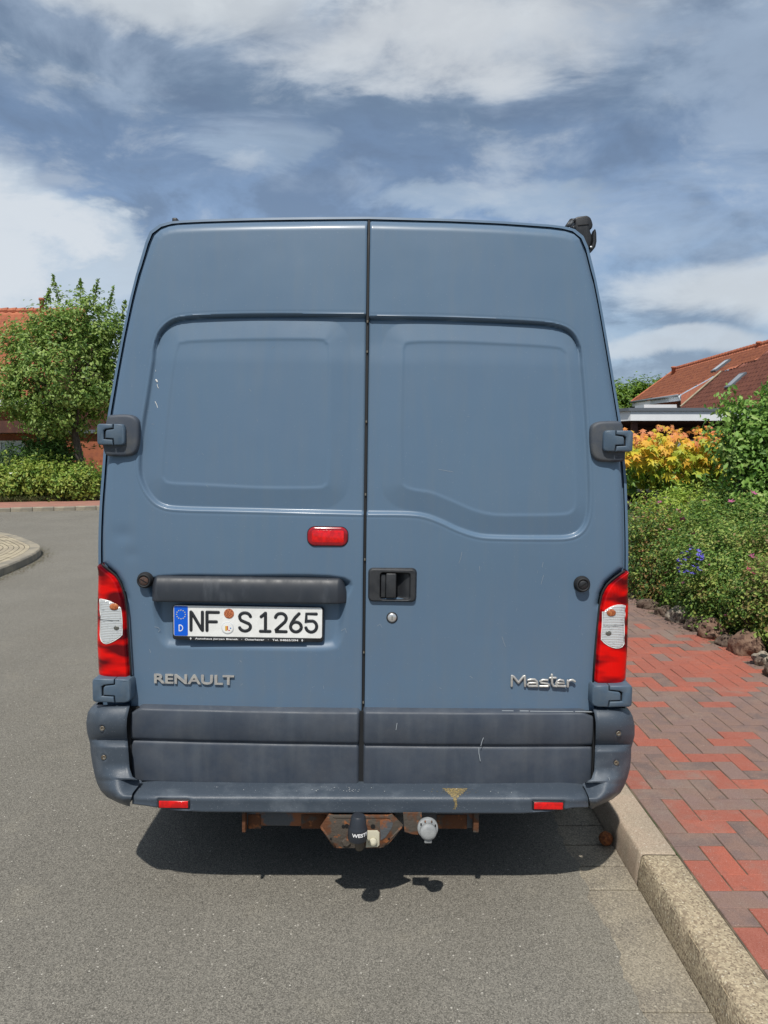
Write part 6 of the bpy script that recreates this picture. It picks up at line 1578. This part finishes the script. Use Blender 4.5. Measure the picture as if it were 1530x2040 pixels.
def house_left():
    Y0 = 28.5; base = (-13.5, Y0, .1); root = empty('red_roofed_house', base, R(0), 'brick house with red roof and white windows behind the leafy tree on the left', 'house')
    Bv = np.array(base)
    zr = W(0, 621, Y0 + 3.5)[2]; ze = W(0, 800, Y0 - .7)[2]
    O = np.array((-12., Y0 + 3.5, zr)); Bd = np.array((0, -4.2, ze - zr)); Lb = np.linalg.norm(Bd)
    xa, xb = -16, 1.55 - 0
    pantiles('roof_tiles', O - Bv, (1, 0, 0), Bd, [(-8, 0), (-.4, 0), (-.4, Lb), (-8, Lb)], M_ROOF1, root, amp=.035, rl=.30)
    m = MB(); 
    for k in range(21): m.tube([(-8 + 1.5 + k * .36, 3.5, zr - .1 + .03), (-8 + 1.5 + (k + 1) * .36, 3.5, zr - .1 + .05)], [.11, .13], 8)
    m.build('ridge_tiles', M_ROOF1, root)['kind'] = 'stuff'
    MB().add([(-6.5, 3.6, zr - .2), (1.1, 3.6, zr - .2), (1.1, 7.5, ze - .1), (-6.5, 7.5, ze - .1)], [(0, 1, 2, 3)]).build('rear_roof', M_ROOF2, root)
    MB().box((-6.3, 0, -.1), (.9, 7.3, ze - .15)).build('wall', M_BRKW, root); MB().box((.9, .3, -.1), (8.5, 6.0, 2.25)).build('annex_wall', M_BRKW, root); MB().box((.9, .1, 2.25), (8.6, 6.2, 2.38)).build('annex_roof', M_ROOFED, root)
    m = MB()
    for s in (-6.3, .86): m.add([(s, 0, ze - .16), (s, 7.3, ze - .16), (s, 3.5, zr - .2)], [(0, 1, 2)])
    m.build('gable_wall', M_BRKW, root)['kind'] = 'stuff'
    MB().box((-6.6, -.8, ze - .25), (1.0, -.68, ze - .02)).build('fascia', M_WPAINT, root)
    def at(px, py, dy=0): x, y, z = W(px, py, Y0 + dy); return x - base[0], z - base[2]
    # projecting brown beam / balcony
    x0, z1 = at(-60, 838, -1.5); x1, z0 = at(72, 862, -1.5); MB().box((x0, -1.5, z0), (x1, -.01, z1)).build('brown_beam', M_BROWNW, root)
    def window(px0, py0, px1, py1, nx, nz):
        x0, z1 = at(px0, py0, -.02); x1, z0 = at(px1, py1, -.02); t = .07
        f = MB()
        for a_, b in (((x0, z0), (x0 + t, z1)), ((x1 - t, z0), (x1, z1)), ((x0, z1 - t), (x1, z1)), ((x0, z0), (x1, z0 + t))): f.box((a_[0], -.10, a_[1]), (b[0], -.02, b[1]))
        wo = f.build('window', M_WPAINT, root)
        MB().box((x0 + .02, -.05, z0 + .02), (x1 - .02, -.03, z1 - .02)).build('pane', mat('curtained_pane', (.35, .40, .42), .1, spec=.8), wo)
        g = MB()
        for k in range(1, nx): x = x0 + (x1 - x0) * k / nx; g.box((x - .018, -.085, z0 + t), (x + .018, -.055, z1 - t))
        for k in range(1, nz): z = z0 + (z1 - z0) * k / nz; g.box((x0 + t, -.088, z - .018), (x1 - t, -.058, z + .018))
        g.build('glazing_bars', M_WPAINT, wo)['kind'] = 'stuff'
    window(-70, 878, 52, 934, 5, 3); window(8, 770, 50, 812, 1, 1)
    # chimney pipe
    x, z = at(83, 594, 2.6); zb = at(83, 640, 2.6)[1]; MB().lathe([(.09, zb - z - .5), (.09, -.1), (.12, -.08), (.12, 0)], (x, 2.6, z), (0, 0, 1), 12).build('vent_pipe', M_ROOF1, root, True)
house_left()

# carport with the number 6a
def carport():
    Yc = 18.0; x0, _, zt = W(1256, 819, Yc); zb = W(1256, 838, Yc)[2]; base = (x0, Yc, .45); root = empty('carport', base, 0, 'flat-roofed carport with a white fascia numbered 6a, behind the orange maple bush', 'carport')
    H1, H0 = zt - .45, zb - .45; Lx, D = 6.5, 5.5
    MB().box((0, 0, H0), (Lx, .06, H1)).build('fascia', M_WPAINT, root)
    # side face runs back to the left, as the corner is turned towards the road
    sx, sy = -2.2, 5.0
    m = MB(); m.add([(-.004, .0, H0), (sx, sy, H0), (sx, sy, H1), (-.004, .0, H1), (.05, .05, H0), (sx + .06, sy, H0), (sx + .06, sy, H1), (.05, .05, H1)], [(0, 1, 2, 3), (7, 6, 5, 4), (0, 4, 5, 1), (3, 2, 6, 7)]); m.build('side_fascia', M_WPAINT, root)
    m = MB(); pts = [(-.06, -.05), (Lx, -.05), (Lx, D), (sx - .06, sy + .5), (sx - .06, sy)]; k = len(pts)
    m.add([(x, y, H1 + .002) for x, y in pts] + [(x, y, H1 + .075) for x, y in pts], [tuple(range(k))[::-1], tuple(range(k, 2 * k))] + [(i, (i + 1) % k, k + (i + 1) % k, k + i) for i in range(k)]); m.build('roof', M_ROOFED, root)
    MB().box((.1, .1, H0 + .02), (Lx, D, H0 + .05)).build('ceiling', M_BROWNW, root)
    for (x, y) in ((.12, .2), (3.0, .2), (6.2, .2), (-.9, 2.8), (6.2, 5.0)): MB().box((x, y, -.1), (x + .13, y + .13, H0)).build('post', M_BROWNW, root)
    MB().box((-1.5, D - .1, -.1), (Lx, D, H0 + .1)).build('rear_wall', M_BROWNW, root)
    # the digits on the side face: built in its plane
    L2 = math.hypot(sx, sy); ux, uy = sx / L2, sy / L2
    def S(u, v): return (ux * u - .03 * 1, uy * u - .012, H0 + v * (H1 - H0))
    m = MB(); nx_ = (-uy * -1, ux * -1)
    off = np.array((-uy, ux)) * 1; off = off if off[1] < 0 else -off
    def Q(u, v): return (ux * u + off[0] * .012, uy * u + off[1] * .012, H0 + v * (H1 - H0))
    six = [Q(u, v) for u, v in ((1.05, .86), (1.30, .82), (1.42, .5), (1.38, .24), (1.18, .18), (1.02, .28), (1.04, .48), (1.22, .54), (1.38, .44))]
    m.stroke(six, .012, .5, (off[0], off[1], 0), 6); m.build('house_number', M_NUM, root)
    m = MB(); aa = [Q(u, v) for u, v in ((.78, .56), (.55, .60), (.45, .50), (.45, .2))]; m.stroke(aa, .012, .5, (off[0], off[1], 0), 6)
    m.stroke([Q(u, v) for u, v in ((.45, .42), (.70, .44), (.82, .32), (.70, .2), (.45, .24))], .012, .5, (off[0], off[1], 0), 6); m.build('house_number', M_NUM, root)
carport()
# car parked under the carport
def car():
    Yc = 15.2; wx = W(1335, 985, Yc)[0]; gz = .47; root = empty('parked_car', (wx + 1.3, Yc + .8, gz), 0, 'dark grey car under the carport, mostly hidden behind the maple bush', 'car')
    prof = [(-2.1, .35), (-2.15, .62), (-2.0, .85), (-1.2, .98), (-.65, 1.38), (.7, 1.45), (1.5, 1.02), (2.05, .92), (2.15, .6), (2.1, .32)]
    M_CAR = mat('dark_grey_car_paint', (.06, .065, .07), .3, coat=.4)
    prof = [tuple(p) for p in smooth_poly(prof, 4, False)]
    prism('body', prof, -.85, .85, M_CAR, root, bev=.05, seg=3)
    for s in (-1, 1): prism('side_window', [(-1.05, 1.0), (-.62, 1.32), (.62, 1.38), (1.25, 1.03)], s * .865, s * .84, M_GLASS, root)
    for x in (-1.3, 1.35):
        for s in (-1, 1):
            t = MB().lathe([(.2, -.09), (.30, -.09), (.32, -.06), (.32, .06), (.30, .09), (.2, .09)], (x, s * .80, .32), (0, 1, 0), 28).build('wheel', M_TYRE, root, True)
            m = MB()
            for k in range(10):
                a_ = k * math.pi / 5; m.box((-.012, 0, .03), (.012, .02, .20), rot=Matrix.Rotation(a_, 3, 'Y'), piv=(0, 0, 0))
            m.lathe([(.205, 0), (.205, .03), (.185, .03)], (0, 0, 0), (0, 1, 0), 28); m.v = [(vx + x, (vy if s > 0 else -vy) + s * .895 - (.0 if s > 0 else 0), vz + .32) for vx, vy, vz in m.v]; m.build('rim', M_RIM, t)
            MB().lathe([(.335, 0), (.36, .01), (.38, 0)], (x, s * .852, .34), (0, s, 0), 28).build('wheel_arch', M_DARK, root)
    for s in (-1, 1): rbox('headlight', (-2.13, s * .62 - .14, .62), (-1.98, s * .62 + .14, .76), .02, M_CLR, root)
car()
# tree beyond the right-hand house and a far belt of trees
tree('bright green tree between the van and the right-hand red roof', (W(1262, 830, 52)[0], 52, .3), [ell(1262, 808, 52, 48, 44), ell(1225, 812, 52, 45, 42), ell(1290, 800, 52, 32, 36), ell(1306, 778, 52, 15, 18)], .2, 330, 46, .30, .26,
     [(.05, .12, .015), (.10, .20, .02), (.17, .28, .03), (.22, .33, .04)], 'bright_leaves', 61, trunk_h=2.4)
def belt():
    g = np.random.default_rng(77); C = []
    for k in range(60):
        x = -75 + k * 2.6 + g.uniform(-1, 1); h = g.uniform(3, 5.5); C.append(np.array((x, 95, 0)) + np.abs(g.normal(0, 1, (140, 3))) * np.array((1, 1, 0)) + g.normal(0, 1, (140, 3)) * np.array((1.6, 1.2, 0)) + np.stack([g.uniform(0, 0, 140), g.uniform(0, 1, 140), h * g.uniform(0, 1, 140) ** .6], 1))
    C = np.concatenate(C); C = C[(C[:, 0] > -30) & (C[:, 0] < 42)]
    o = leaf_cloud('distant_wood', C, np.tile([0, -.6, .6], (len(C), 1)), .9, leaf_mat('belt_leaves', GREENS), None, g, aspect=.8); setp(o, 'belt of green trees far beyond the houses', 'wood', kind='stuff')
belt()
